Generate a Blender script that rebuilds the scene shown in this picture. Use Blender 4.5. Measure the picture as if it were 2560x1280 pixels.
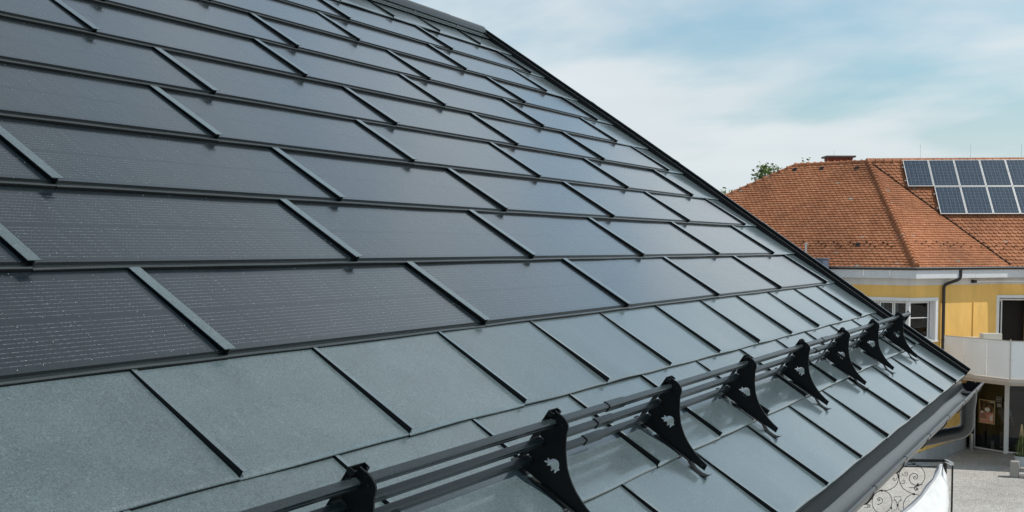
import bpy, bmesh, math, random
from mathutils import Vector, Matrix
R = math.radians
random.seed(7)
scn = bpy.context.scene
for o in list(bpy.data.objects): bpy.data.objects.remove(o)
col = scn.collection

# ---------------------------------------------------------------- camera
EZ = 6.197                     # height of the grey roof's eave above the ground
cd = bpy.data.cameras.new('camera'); cam = bpy.data.objects.new('camera', cd); col.objects.link(cam); scn.camera = cam
yaw, pitch, roll = R(28.368), R(-2.6646), R(0.0595)
F = Vector((math.cos(yaw)*math.cos(pitch), math.sin(yaw)*math.cos(pitch), math.sin(pitch)))
Rt = Vector((math.sin(yaw), -math.cos(yaw), 0)); Up = Rt.cross(F)
cr, sr = math.cos(roll), math.sin(roll)
Xc = Rt*cr + Up*sr; Yc = -Rt*sr + Up*cr
m = Matrix((Xc, Yc, -F)).transposed().to_4x4(); m.translation = (-9.661, -1.075, EZ+1.003)
cam.matrix_world = m
cd.sensor_width = 36; cd.lens = 2822.64/2560*36; cd.shift_y = (750-640)/2560
cd.clip_start = .05; cd.clip_end = 3000
scn.render.resolution_x = 1024; scn.render.resolution_y = 512

# ---------------------------------------------------------------- sky and sun
SUN_EL = R(53.2); sx, sy = .375, -.927            # sun stands in front of the eave, to the right of the picture
w = bpy.data.worlds.new('World'); scn.world = w; w.use_nodes = True
nt = w.node_tree; nt.nodes.clear()
def N(nt, t, **k):
    n = nt.nodes.new(t)
    for a, b in k.items(): setattr(n, a, b)
    return n
out = N(nt, 'ShaderNodeOutputWorld'); bg = N(nt, 'ShaderNodeBackground'); bg.inputs[1].default_value = .1
sky = N(nt, 'ShaderNodeTexSky', sky_type='NISHITA', sun_disc=False); sky.sun_elevation = SUN_EL
sky.sun_rotation = math.atan2(sx, sy) ; sky.air_density = 1.2; sky.dust_density = 1.6; sky.ozone_density = 2.0
tc = N(nt, 'ShaderNodeTexCoord')
sep = N(nt, 'ShaderNodeSeparateXYZ'); nt.links.new(tc.outputs['Generated'], sep.inputs[0])
# project the direction on a flat cloud deck so clouds flatten towards the horizon
mx = N(nt, 'ShaderNodeMath', operation='MAXIMUM'); mx.inputs[1].default_value = 0.0; nt.links.new(sep.outputs[2], mx.inputs[0])
ad = N(nt, 'ShaderNodeMath', operation='ADD'); ad.inputs[1].default_value = .20; nt.links.new(mx.outputs[0], ad.inputs[0])
dx = N(nt, 'ShaderNodeMath', operation='DIVIDE'); dy = N(nt, 'ShaderNodeMath', operation='DIVIDE')
nt.links.new(sep.outputs[0], dx.inputs[0]); nt.links.new(ad.outputs[0], dx.inputs[1])
nt.links.new(sep.outputs[1], dy.inputs[0]); nt.links.new(ad.outputs[0], dy.inputs[1])
cmb = N(nt, 'ShaderNodeCombineXYZ'); nt.links.new(dx.outputs[0], cmb.inputs[0]); nt.links.new(dy.outputs[0], cmb.inputs[1])
mp = N(nt, 'ShaderNodeMapping'); mp.inputs['Location'].default_value = (-4.1, 3.3, 0); mp.inputs['Rotation'].default_value = (0, 0, R(-30)); mp.inputs['Scale'].default_value = (.85, .62, 1)
nt.links.new(cmb.outputs[0], mp.inputs[0])
n1 = N(nt, 'ShaderNodeTexNoise'); n1.inputs['Scale'].default_value = 1.15; n1.inputs['Detail'].default_value = 10; n1.inputs['Roughness'].default_value = .50; n1.inputs['Distortion'].default_value = .15
nt.links.new(mp.outputs[0], n1.inputs['Vector'])
r1 = N(nt, 'ShaderNodeValToRGB'); r1.color_ramp.interpolation = 'EASE'
r1.color_ramp.elements[0].position = .39; r1.color_ramp.elements[0].color = (0,0,0,1)
r1.color_ramp.elements[1].position = .57; r1.color_ramp.elements[1].color = (.92,.92,.92,1)
cov = N(nt, 'ShaderNodeMapRange'); cov.inputs['From Min'].default_value = .30; cov.inputs['From Max'].default_value = .92; cov.inputs['To Min'].default_value = .02; cov.inputs['To Max'].default_value = -.04; cov.clamp = True
nt.links.new(sep.outputs[2], cov.inputs[0]); cva = N(nt, 'ShaderNodeMath', operation='ADD'); nt.links.new(n1.outputs[0], cva.inputs[0]); nt.links.new(cov.outputs[0], cva.inputs[1])
nt.links.new(cva.outputs[0], r1.inputs[0])
# more veil low down
hz = N(nt, 'ShaderNodeMapRange'); hz.inputs['From Min'].default_value = .02; hz.inputs['From Max'].default_value = .14; hz.inputs['To Min'].default_value = .93; hz.inputs['To Max'].default_value = .0
nt.links.new(sep.outputs[2], hz.inputs[0])
mxx = N(nt, 'ShaderNodeMath', operation='MAXIMUM'); nt.links.new(r1.outputs[0], mxx.inputs[0]); nt.links.new(hz.outputs[0], mxx.inputs[1])
n2 = N(nt, 'ShaderNodeTexNoise'); n2.inputs['Scale'].default_value = 2.2; n2.inputs['Detail'].default_value = 6
nt.links.new(mp.outputs[0], n2.inputs['Vector'])
cc = N(nt, 'ShaderNodeMix', data_type='RGBA'); nt.links.new(n2.outputs[0], cc.inputs[0])
cc.inputs[6].default_value = (6.3, 7.1, 7.6, 1); cc.inputs[7].default_value = (8.7, 9.1, 9.2, 1)
# clouds scaled darker overhead, so the roof reflects less
tint = N(nt, 'ShaderNodeMix', data_type='RGBA', blend_type='MULTIPLY'); tint.inputs[0].default_value = 1; tint.inputs[7].default_value = (.98, 1.30, 1.38, 1)
hs = N(nt, 'ShaderNodeHueSaturation'); hs.inputs['Saturation'].default_value = .66; nt.links.new(sky.outputs[0], hs.inputs['Color']); nt.links.new(hs.outputs[0], tint.inputs[6])
dk_ = N(nt, 'ShaderNodeMapRange', interpolation_type='SMOOTHSTEP'); dk_.inputs['From Min'].default_value = .22; dk_.inputs['From Max'].default_value = .85; dk_.inputs['To Min'].default_value = 1.; dk_.inputs['To Max'].default_value = .24
nt.links.new(sep.outputs[2], dk_.inputs[0]); ccs = N(nt, 'ShaderNodeVectorMath', operation='SCALE'); nt.links.new(cc.outputs[2], ccs.inputs[0]); nt.links.new(dk_.outputs[0], ccs.inputs['Scale'])
skm = N(nt, 'ShaderNodeMix', data_type='RGBA'); nt.links.new(mxx.outputs[0], skm.inputs[0])
nt.links.new(tint.outputs[2], skm.inputs[6]); nt.links.new(ccs.outputs[0], skm.inputs[7])
nt.links.new(skm.outputs[2], bg.inputs[0]); nt.links.new(bg.outputs[0], out.inputs[0])
sl = bpy.data.lights.new('sun', 'SUN'); sl.energy = 3.6; sl.angle = R(.53); sl.color = (1, .955, .88)
so = bpy.data.objects.new('sun', sl); col.objects.link(so)
sdir = Vector((sx*math.cos(SUN_EL), sy*math.cos(SUN_EL), math.sin(SUN_EL)))
so.rotation_euler = sdir.to_track_quat('Z', 'Y').to_euler(); so.location = (0, 0, 60)
vs = scn.view_settings; vs.view_transform = 'Standard'; vs.look = 'None'; vs.exposure = 0; vs.gamma = 1; vs.use_curve_mapping = False
scn.render.engine = 'CYCLES'

# ---------------------------------------------------------------- helpers
def mat(name, base=(.5,.5,.5), rough=.5, metal=0., spec=.5, coat=0., coat_rough=.1):
    m = bpy.data.materials.new(name); m.use_nodes = True
    b = m.node_tree.nodes['Principled BSDF']
    b.inputs['Base Color'].default_value = (*base, 1); b.inputs['Roughness'].default_value = rough
    b.inputs['Metallic'].default_value = metal; b.inputs['Specular IOR Level'].default_value = spec
    b.inputs['Coat Weight'].default_value = coat; b.inputs['Coat Roughness'].default_value = coat_rough
    return m
def noise(nt, scale, detail=4, rough=.55, coord='Object', vec=None, scl=None):
    n = N(nt, 'ShaderNodeTexNoise'); n.inputs['Scale'].default_value = scale; n.inputs['Detail'].default_value = detail; n.inputs['Roughness'].default_value = rough
    if vec is None:
        t = N(nt, 'ShaderNodeTexCoord'); vec = t.outputs[coord]
    if scl:
        mp = N(nt, 'ShaderNodeMapping'); mp.inputs['Scale'].default_value = scl; nt.links.new(vec, mp.inputs[0]); vec = mp.outputs[0]
    nt.links.new(vec, n.inputs['Vector']); return n
def ramp(nt, src, stops):
    r = N(nt, 'ShaderNodeValToRGB'); nt.links.new(src, r.inputs[0])
    e = r.color_ramp.elements
    while len(e) < len(stops): e.new(.5)
    for i, (p, c) in enumerate(stops): e[i].position = p; e[i].color = (*c, 1) if len(c) == 3 else c
    return r
def bump(nt, h, strength, dist, normal=None):
    b = N(nt, 'ShaderNodeBump'); b.inputs['Strength'].default_value = strength; b.inputs['Distance'].default_value = dist
    nt.links.new(h, b.inputs['Height'])
    if normal is not None: nt.links.new(normal, b.inputs['Normal'])
    return b
def mixc(nt, f, a, b, blend='MIX'):
    m = N(nt, 'ShaderNodeMix', data_type='RGBA', blend_type=blend)
    for s, i in ((f, 0), (a, 6), (b, 7)):
        if isinstance(s, (int, float)): m.inputs[i].default_value = s
        elif isinstance(s, tuple): m.inputs[i].default_value = (*s, 1)
        else: nt.links.new(s, m.inputs[i])
    return m
def math_(nt, op, a, b=None, clamp=False):
    m = N(nt, 'ShaderNodeMath', operation=op, use_clamp=clamp)
    for i, s in enumerate((a, b)):
        if s is None: continue
        if isinstance(s, (int, float)): m.inputs[i].default_value = s
        else: nt.links.new(s, m.inputs[i])
    return m.outputs[0]

class MB:
    def __init__(s): s.v = []; s.f = []; s.mi = []
    def add(s, vs, fs, mi=0):
        k = len(s.v); s.v += [tuple(x) for x in vs]; s.f += [tuple(i+k for i in f) for f in fs]; s.mi += [mi]*len(fs)
    def box(s, a, b, mi=0, M=None):
        (x0,y0,z0),(x1,y1,z1) = a, b
        vs = [Vector(p) for p in ((x0,y0,z0),(x1,y0,z0),(x1,y1,z0),(x0,y1,z0),(x0,y0,z1),(x1,y0,z1),(x1,y1,z1),(x0,y1,z1))]
        if M is not None: vs = [M @ p for p in vs]
        s.add(vs, [(0,3,2,1),(4,5,6,7),(0,1,5,4),(1,2,6,5),(2,3,7,6),(3,0,4,7)], mi)
    def tube(s, pts, r, n=8, cap=True, mi=0, rad=None):
        pts = [Vector(p) for p in pts]; k = len(s.v); up = None
        for i, p in enumerate(pts):
            t = (pts[min(i+1, len(pts)-1)] - pts[max(i-1, 0)]).normalized()
            if up is None: up = Vector((0,0,1)) if abs(t.z) < .9 else Vector((1,0,0))
            a = (up - t*up.dot(t)).normalized(); b = t.cross(a); up = a
            rr = rad[i] if rad else r
            for j in range(n):
                th = 2*math.pi*j/n; s.v.append(tuple(p + a*math.cos(th)*rr + b*math.sin(th)*rr))
        for i in range(len(pts)-1):
            for j in range(n):
                s.f.append((k+i*n+j, k+i*n+(j+1)%n, k+(i+1)*n+(j+1)%n, k+(i+1)*n+j)); s.mi.append(mi)
        if cap:
            s.f.append(tuple(k+j for j in reversed(range(n)))); s.mi.append(mi)
            s.f.append(tuple(k+(len(pts)-1)*n+j for j in range(n))); s.mi.append(mi)
    def sweep(s, prof, path, closed=True, caps=True, mi=0):
        """prof: 2D list; path: function(i, (a,b)) -> point, number of stations"""
        n = len(prof); st, fn = path; k = len(s.v)
        for i in range(st):
            for p in prof: s.v.append(tuple(fn(i, p)))
        for i in range(st-1):
            for j in range(n if closed else n-1):
                s.f.append((k+i*n+j, k+i*n+(j+1)%n, k+(i+1)*n+(j+1)%n, k+(i+1)*n+j)); s.mi.append(mi)
        if caps and closed:
            s.f.append(tuple(k+j for j in reversed(range(n)))); s.mi.append(mi)
            s.f.append(tuple(k+(st-1)*n+j for j in range(n))); s.mi.append(mi)
    def mesh(s, name, mats, smooth=False, fix=True):
        me = bpy.data.meshes.new(name); me.from_pydata(s.v, [], s.f)
        for m in (mats if isinstance(mats, (list, tuple)) else [mats]): me.materials.append(m)
        for p, i in zip(me.polygons, s.mi): p.material_index = i
        if fix:
            bm = bmesh.new(); bm.from_mesh(me); bmesh.ops.recalc_face_normals(bm, faces=bm.faces); bm.to_mesh(me); bm.free()
        if smooth:
            for p in me.polygons: p.use_smooth = True
            try: me.set_sharp_from_angle(angle=R(smooth if smooth is not True else 40))
            except Exception: pass
        me.update(); return me
def link(name, me, parent=None, M=None, **k):
    o = bpy.data.objects.new(name, me); col.objects.link(o)
    if parent is not None: o.parent = parent
    if M is not None: o.matrix_basis = M
    for a, b in k.items(): o[a] = b
    return o
def build(mb, name, mats, parent=None, M=None, smooth=False, **k):
    return link(name, mb.mesh(name, mats, smooth), parent, M, **k)
def thing(name, label, cat, loc=(0,0,0), group=None, M=None):
    o = bpy.data.objects.new(name, None); col.objects.link(o); o.empty_display_size = .2
    if M is not None: o.matrix_basis = M
    else: o.location = loc
    o['label'] = label; o['category'] = cat
    if group: o['group'] = group
    return o
def tag(o, label, cat, group=None):
    o['label'] = label; o['category'] = cat
    if group: o['group'] = group
    return o

# ---------------------------------------------------------------- materials
def m_metal(name, base=(.074,.107,.118), rough=.33, metal=.0, speck=.8, grain=1., coat=1., stucco=1., spec=.7):
    """powder coated aluminium with an orange-peel grain and mica specks"""
    m = mat(name, base, rough, metal, spec, coat, .13); nt = m.node_tree; b = nt.nodes['Principled BSDF']
    tc = N(nt, 'ShaderNodeTexCoord'); oi = N(nt, 'ShaderNodeObjectInfo')
    off = N(nt, 'ShaderNodeVectorMath', operation='SCALE'); cmb = N(nt, 'ShaderNodeCombineXYZ')
    for i in range(3): nt.links.new(oi.outputs['Random'], cmb.inputs[i])
    nt.links.new(cmb.outputs[0], off.inputs[0]); off.inputs['Scale'].default_value = 37
    ad = N(nt, 'ShaderNodeVectorMath', operation='ADD'); nt.links.new(tc.outputs['Object'], ad.inputs[0]); nt.links.new(off.outputs[0], ad.inputs[1])
    v = ad.outputs[0]
    g1 = noise(nt, 210, 4, .75, vec=v); g2 = noise(nt, 7, 4, .6, vec=v); g3 = noise(nt, 1.6, 2, .5, vec=v)
    vo = N(nt, 'ShaderNodeTexVoronoi'); vo.inputs['Scale'].default_value = 210; nt.links.new(v, vo.inputs['Vector'])
    sp = ramp(nt, vo.outputs['Distance'], [(.0,(1,1,1)),(.24,(0,0,0))])
    wn = ramp(nt, vo.outputs['Color'], [(.55,(0,0,0)),(.95,(1,1,1))])
    spk = math_(nt, 'MULTIPLY', sp.outputs[0], wn.outputs[0])
    gr = ramp(nt, g1.outputs[0], [(.36,(0,0,0)),(.66,(1,1,1))])
    dark = tuple(c*.60 for c in base); lite = tuple(min(1,c*1.50) for c in base)
    c1 = mixc(nt, gr.outputs[0], dark, lite)
    blot = ramp(nt, g2.outputs[0], [(.3,(.88,.88,.88)),(.7,(1.08,1.08,1.08))])
    c2 = mixc(nt, 1., c1.outputs[2], blot.outputs[0], 'MULTIPLY')
    fk = noise(nt, 62, 6, .85, vec=v); fk2 = ramp(nt, fk.outputs[0], [(.54,(0,0,0)),(.68,(1,1,1))])
    c2 = mixc(nt, math_(nt, 'MULTIPLY', fk2.outputs[0], .55*speck), c2.outputs[2], tuple(c*2.0+.03 for c in base))
    st1 = noise(nt, 9, 4, .65, vec=v, scl=(1,.10,1)); st2 = ramp(nt, st1.outputs[0], [(.42,(0,0,0)),(.75,(1,1,1))])
    c2 = mixc(nt, math_(nt, 'MULTIPLY', st2.outputs[0], .16*stucco), c2.outputs[2], tuple(c*1.5+.02 for c in base))
    ov_ = N(nt, 'ShaderNodeMapRange'); ov_.inputs['To Min'].default_value = .90; ov_.inputs['To Max'].default_value = 1.10; nt.links.new(oi.outputs['Random'], ov_.inputs[0])
    c2 = mixc(nt, 1., c2.outputs[2], ov_.outputs[0], 'MULTIPLY')
    c3 = mixc(nt, math_(nt, 'MULTIPLY', spk, speck), c2.outputs[2], (.60,.68,.70))
    nt.links.new(c3.outputs[2], b.inputs['Base Color'])
    rr = N(nt, 'ShaderNodeMapRange'); rr.inputs['To Min'].default_value = rough-.06; rr.inputs['To Max'].default_value = rough+.10
    nt.links.new(g2.outputs[0], rr.inputs[0]); nt.links.new(rr.outputs[0], b.inputs['Roughness'])
    bp1 = bump(nt, g3.outputs[0], .10*stucco, .012); bp2 = bump(nt, g1.outputs[0], .35*grain, .0006, bp1.outputs[0])
    nt.links.new(bp2.outputs[0], b.inputs['Normal'])
    return m
M_TILE = m_metal('anthracite_tile_metal')
M_TRIM = m_metal('anthracite_trim_metal', base=(.026,.034,.038), rough=.34, metal=.0, speck=.15, coat=.35, spec=.5)
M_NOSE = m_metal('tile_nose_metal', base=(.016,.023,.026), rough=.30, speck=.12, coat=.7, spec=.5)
M_GUARD = m_metal('snow_guard_metal', base=(.011,.019,.023), rough=.36, metal=.0, speck=.08, coat=.25, stucco=.2, spec=.4)
M_BRKT_SHADE = m_metal('bracket_metal', base=(.0045,.0065,.0075), rough=.38, metal=.0, speck=.01, stucco=.2, coat=.0, spec=.22)  # bracket paint; on seam webs and nose fronts it paints in shade
M_GUT = m_metal('gutter_metal', base=(.085,.092,.096), rough=.40, metal=.3, speck=.12, coat=.25, stucco=.4)
M_PIPE = m_metal('pipe_metal', base=(.013,.017,.019), rough=.34, metal=.0, speck=.02, coat=.3, stucco=.2, grain=.3)

# photovoltaic glass: fine wires printed along the length, two cell strings per tile
M_PV = mat('solar_glass', (.012,.017,.026), .17, 0, .65, 1., .12); nt = M_PV.node_tree; b = nt.nodes['Principled BSDF']
tc = N(nt, 'ShaderNodeTexCoord'); sep = N(nt, 'ShaderNodeSeparateXYZ'); nt.links.new(tc.outputs['Object'], sep.inputs[0])
X, Y = sep.outputs[0], sep.outputs[1]
def band(v, lo, hi):
    return math_(nt, 'MULTIPLY', math_(nt, 'GREATER_THAN', v, lo), math_(nt, 'LESS_THAN', v, hi))
PITCH = .0165
fr = math_(nt, 'FRACT', math_(nt, 'DIVIDE', math_(nt, 'SUBTRACT', Y, .030), PITCH))
ln = math_(nt, 'LESS_THAN', math_(nt, 'ABSOLUTE', math_(nt, 'SUBTRACT', fr, .5)), .075)
inY = math_(nt, 'ADD', band(Y, .030, .030+PITCH*10), band(Y, .030+PITCH*11, .030+PITCH*21), True)
inX = band(X, .05, 1.35)
cell = math_(nt, 'FRACT', math_(nt, 'DIVIDE', math_(nt, 'SUBTRACT', X, .05), .0813))
gapx = math_(nt, 'LESS_THAN', cell, .95)
wl = noise(nt, 60, 2, .6, scl=(1,.05,1)); wv = ramp(nt, wl.outputs[0], [(.35,(.25,.25,.25)),(.65,(1,1,1))])
wire = math_(nt, 'MULTIPLY', math_(nt, 'MULTIPLY', ln, inY), math_(nt, 'MULTIPLY', inX, gapx)); wire = math_(nt, 'MULTIPLY', wire, wv.outputs[0])
dotx = math_(nt, 'FRACT', math_(nt, 'DIVIDE', X, .0127)); dot = math_(nt, 'MULTIPLY', wire, math_(nt, 'LESS_THAN', dotx, .12))
vo = N(nt, 'ShaderNodeTexVoronoi'); vo.inputs['Scale'].default_value = 95; nt.links.new(tc.outputs['Object'], vo.inputs['Vector'])
ds = math_(nt, 'MULTIPLY', math_(nt, 'LESS_THAN', vo.outputs['Distance'], .085), math_(nt, 'GREATER_THAN', N(nt,'ShaderNodeSeparateColor').outputs[0], .5))
sc_ = nt.nodes[-1] if False else None
sepc = N(nt, 'ShaderNodeSeparateColor'); nt.links.new(vo.outputs['Color'], sepc.inputs[0])
ds = math_(nt, 'MULTIPLY', math_(nt, 'LESS_THAN', vo.outputs['Distance'], .10), math_(nt, 'GREATER_THAN', sepc.outputs[0], .86))
hat = noise(nt, 40, 3, .6, scl=(9, .6, 1)); 
c0 = ramp(nt, hat.outputs[0], [(.35,(.004,.009,.013)),(.7,(.010,.018,.024))])
du = noise(nt, 3.0, 5, .6); dur = ramp(nt, du.outputs[0], [(.35,(0,0,0)),(.8,(.06,.06,.06))])
c1 = mixc(nt, dur.outputs[0], c0.outputs[0], (.09,.13,.15))
c2 = mixc(nt, math_(nt, 'MULTIPLY', wire, .32), c1.outputs[2], (.25,.30,.34))
c3 = mixc(nt, math_(nt, 'MAXIMUM', math_(nt, 'MULTIPLY', dot, .30), ds), c2.outputs[2], (.62,.67,.70))
nt.links.new(c3.outputs[2], b.inputs['Base Color'])
lw = noise(nt, 1.2, 1, .5); bp = bump(nt, lw.outputs[0], .12, .01)
lf = noise(nt, 240, 2, .5); bp2 = bump(nt, lf.outputs[0], .10, .0004, bp.outputs[0]); nt.links.new(bp2.outputs[0], b.inputs['Normal'])
rr = N(nt, 'ShaderNodeMapRange'); rr.inputs['To Min'].default_value = .20; rr.inputs['To Max'].default_value = .34; nt.links.new(du.outputs[0], rr.inputs[0]); nt.links.new(rr.outputs[0], b.inputs['Roughness'])

def m_clay(name, a, b_, c):
    m = mat(name, a, .85, 0, .3); nt = m.node_tree; b = nt.nodes['Principled BSDF']
    ge = N(nt, 'ShaderNodeNewGeometry'); oi = N(nt, 'ShaderNodeObjectInfo')
    rnd = math_(nt, 'FRACT', math_(nt, 'ADD', ge.outputs['Random Per Island'], oi.outputs['Random']))
    cr = ramp(nt, rnd, [(0,a),(.55,b_),(.994,c),(1.,(.34,.29,.24))])
    tc = N(nt, 'ShaderNodeTexCoord')
    n1 = noise(nt, .45, 4, .6, vec=ge.outputs['Position']); r_ = ramp(nt, n1.outputs[0], [(.34,(.74,.73,.72)),(.60,(1.12,1.10,1.07))])
    n2 = noise(nt, 30, 4, .7, vec=ge.outputs['Position']); r2 = ramp(nt, n2.outputs[0], [(.3,(.72,.72,.72)),(.7,(1.15,1.15,1.15))])
    c1 = mixc(nt, 1., cr.outputs[0], r_.outputs[0], 'MULTIPLY'); c2 = mixc(nt, 1., c1.outputs[2], r2.outputs[0], 'MULTIPLY')
    nt.links.new(c2.outputs[2], b.inputs['Base Color']); bp = bump(nt, n2.outputs[0], .4, .01); nt.links.new(bp.outputs[0], b.inputs['Normal'])
    return m
M_CLAY = m_clay('clay_tile', (.37,.152,.076), (.415,.176,.090), (.47,.212,.114))
def m_stained(name, a, scale=2., amt=.16, rough=.8, fine=60, bumpd=.004):
    m = mat(name, a, rough, 0, .35); nt = m.node_tree; b = nt.nodes['Principled BSDF']; ge = N(nt, 'ShaderNodeNewGeometry')
    n1 = noise(nt, scale, 5, .6, vec=ge.outputs['Position'], scl=(1,1,.35)); n2 = noise(nt, fine, 3, .6, vec=ge.outputs['Position'])
    r1 = ramp(nt, n1.outputs[0], [(.3,(1-amt,)*3),(.7,(1+amt*.3,)*3)]); r2 = ramp(nt, n2.outputs[0], [(.3,(.9,)*3),(.7,(1.06,)*3)])
    c1 = mixc(nt, 1., a, r1.outputs[0], 'MULTIPLY'); c2 = mixc(nt, 1., c1.outputs[2], r2.outputs[0], 'MULTIPLY')
    nt.links.new(c2.outputs[2], b.inputs['Base Color']); bp = bump(nt, n2.outputs[0], .5, bumpd); nt.links.new(bp.outputs[0], b.inputs['Normal']); return m
M_YEL = m_stained('yellow_render', (.88,.54,.16), amt=.15)
M_BAND = m_stained('white_render', (.68,.665,.64), amt=.14)
M_WHT = m_stained('white_paint', (.76,.76,.76), amt=.06, rough=.5, bumpd=.001)
M_FASC = m_stained('fascia_board', (.68,.69,.71), amt=.10, rough=.6, bumpd=.001)
M_PLIN = m_stained('plinth_stone', (.42,.42,.42), amt=.2)
M_PANEL = m_stained('balcony_panel', (.90,.89,.88), amt=.06, rough=.45, bumpd=.001)
M_BEIGE = m_stained('beige_render', (.55,.49,.43), amt=.12)
M_BROWN = mat('brown_gutter', (.035,.028,.024), .35, .2)
M_BLACK = mat('black_iron', (.012,.012,.013), .45, .3)
M_EDGE = mat('bare_edge', (.15,.18,.20), .5, .0)
M_ALU = mat('aluminium', (.62,.64,.66), .32, .9)
M_STEEL = mat('brushed_steel', (.55,.53,.50), .28, 1.)
M_DARK = mat('dark_interior', (.018,.016,.014), .9)
M_ROOM = mat('room_wall', (.06,.055,.05), .9)
M_CREAM = mat('cream_plastic', (.62,.60,.54), .5)
M_BLUE = m_stained('blue_sheet', (.11,.145,.21), amt=.1, rough=.4)
M_GRAN = m_stained('granite', (.36,.34,.31), amt=.2, fine=45, bumpd=.01)
M_WOOD = mat('bamboo', (.55,.42,.22), .6)
M_POT = m_stained('pot_glaze', (.62,.64,.66), amt=.08, rough=.4, bumpd=.001)
M_BRICK = mat('chimney_brick', (.22,.07,.045), .9)
M_CAP = m_stained('cap_stone', (.16,.13,.12), amt=.2)
M_SAIL = m_stained('sail_cloth', (.72,.73,.74), amt=.03, rough=.7, fine=8, bumpd=.004)
M_SAILG = m_stained('sail_hem', (.45,.47,.50), amt=.2, rough=.7)
M_DECK = mat('roof_deck', (.02,.022,.024), .9)
M_CURT = mat('curtain', (.5,.52,.54), .8)
# window glass: clear with a fresnel sheen
def m_glass(name, tintc, mn):
    m = bpy.data.materials.new(name); m.use_nodes = True; nt = m.node_tree; nt.nodes.clear()
    o = N(nt, 'ShaderNodeOutputMaterial'); t = N(nt, 'ShaderNodeBsdfTransparent'); g = N(nt, 'ShaderNodeBsdfGlossy'); mx = N(nt, 'ShaderNodeMixShader'); fr = N(nt, 'ShaderNodeFresnel')
    t.inputs[0].default_value = (*tintc, 1); g.inputs['Roughness'].default_value = .02; fr.inputs[0].default_value = 1.5
    f = math_(nt, 'ADD', fr.outputs[0], mn, True)
    nz = noise(nt, .8, 2); bp = bump(nt, nz.outputs[0], .08, .05); nt.links.new(bp.outputs[0], g.inputs['Normal'])
    nt.links.new(f, mx.inputs[0]); nt.links.new(t.outputs[0], mx.inputs[1]); nt.links.new(g.outputs[0], mx.inputs[2]); nt.links.new(mx.outputs[0], o.inputs[0]); return m
M_GLASS = m_glass('window_glass', (.72,.75,.75), .0)
# crystalline solar panel
M_CELL = mat('blue_cells', (.05,.075,.13), .12, 0, .6, .5, .03); nt = M_CELL.node_tree; b = nt.nodes['Principled BSDF']
tc = N(nt, 'ShaderNodeTexCoord'); sep = N(nt, 'ShaderNodeSeparateXYZ'); nt.links.new(tc.outputs['Object'], sep.inputs[0]); X, Y = sep.outputs[0], sep.outputs[1]
def near(v, per, wd): return math_(nt, 'LESS_THAN', math_(nt, 'FRACT', math_(nt, 'DIVIDE', v, per)), wd)
gx = near(X, .148, .07); gy = near(Y, .148, .05); bb = near(math_(nt, 'ADD', X, .02), .098, .30)
fl = noise(nt, 38, 2, .5, scl=(1,.12,1)); c0 = ramp(nt, fl.outputs[0], [(.3,(.018,.025,.040)),(.7,(.052,.070,.105))])
c1 = mixc(nt, math_(nt, 'MULTIPLY', bb, .8), c0.outputs[0], (.012,.016,.03)); c2 = mixc(nt, math_(nt, 'MULTIPLY', math_(nt, 'MAXIMUM', gx, gy), .35), c1.outputs[2], (.35,.40,.48))
nt.links.new(c2.outputs[2], b.inputs['Base Color'])
# paving of small setts
M_PAVE = mat('stone_setts', (.4,.39,.37), .8, 0, .3); nt = M_PAVE.node_tree; b = nt.nodes['Principled BSDF']; ge = N(nt, 'ShaderNodeNewGeometry')
wob = noise(nt, .5, 2, .5, vec=ge.outputs['Position']); wv = N(nt, 'ShaderNodeVectorMath', operation='MULTIPLY_ADD'); nt.links.new(wob.outputs['Color'], wv.inputs[0]); wv.inputs[1].default_value = (.35,.35,0); nt.links.new(ge.outputs['Position'], wv.inputs[2])
vo = N(nt, 'ShaderNodeTexVoronoi', feature='DISTANCE_TO_EDGE'); vo.inputs['Scale'].default_value = 15; vo.inputs['Randomness'].default_value = .75; nt.links.new(wv.outputs[0], vo.inputs['Vector'])
vc = N(nt, 'ShaderNodeTexVoronoi'); vc.inputs['Scale'].default_value = 15; vc.inputs['Randomness'].default_value = .75; nt.links.new(wv.outputs[0], vc.inputs['Vector'])
st = ramp(nt, vc.outputs['Color'], [(.1,(.44,.42,.395)),(.5,(.54,.525,.50)),(.9,(.63,.62,.60))])
jo = ramp(nt, vo.outputs['Distance'], [(.0,(.0,.0,.0)),(.12,(1,1,1))])
n3 = noise(nt, .35, 5, .65, vec=ge.outputs['Position']); r3 = ramp(nt, n3.outputs[0], [(.3,(.70,.69,.67)),(.62,(1.06,1.06,1.06))])
c1 = mixc(nt, jo.outputs[0], (.34,.325,.305), st.outputs[0]); c2 = mixc(nt, 1., c1.outputs[2], r3.outputs[0], 'MULTIPLY'); nt.links.new(c2.outputs[2], b.inputs['Base Color'])
bp = bump(nt, jo.outputs[0], .8, .012); nt.links.new(bp.outputs[0], b.inputs['Normal'])
M_UNSEEN_HILL = mat('unseen_dark_hill', (.045,.06,.03), .95); nt = M_UNSEEN_HILL.node_tree; b = nt.nodes['Principled BSDF']
n1 = noise(nt, .12, 6, .7); r1 = ramp(nt, n1.outputs[0], [(.35,(.02,.03,.014)),(.7,(.07,.09,.04))]); nt.links.new(r1.outputs[0], b.inputs['Base Color'])
def m_leaf(name, a, b_):
    m = mat(name, a, .6, 0, .3); nt = m.node_tree; b = nt.nodes['Principled BSDF']; ge = N(nt, 'ShaderNodeNewGeometry')
    r = ramp(nt, ge.outputs['Random Per Island'], [(0,a),(1,b_)]); nt.links.new(r.outputs[0], b.inputs['Base Color']); return m
M_LEAF = m_leaf('leaves', (.07,.12,.03), (.19,.26,.08)); M_LEAFD = m_leaf('dark_leaves', (.03,.06,.018), (.10,.17,.045))
M_BARK = m_stained('bark', (.10,.08,.06), amt=.3)

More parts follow.
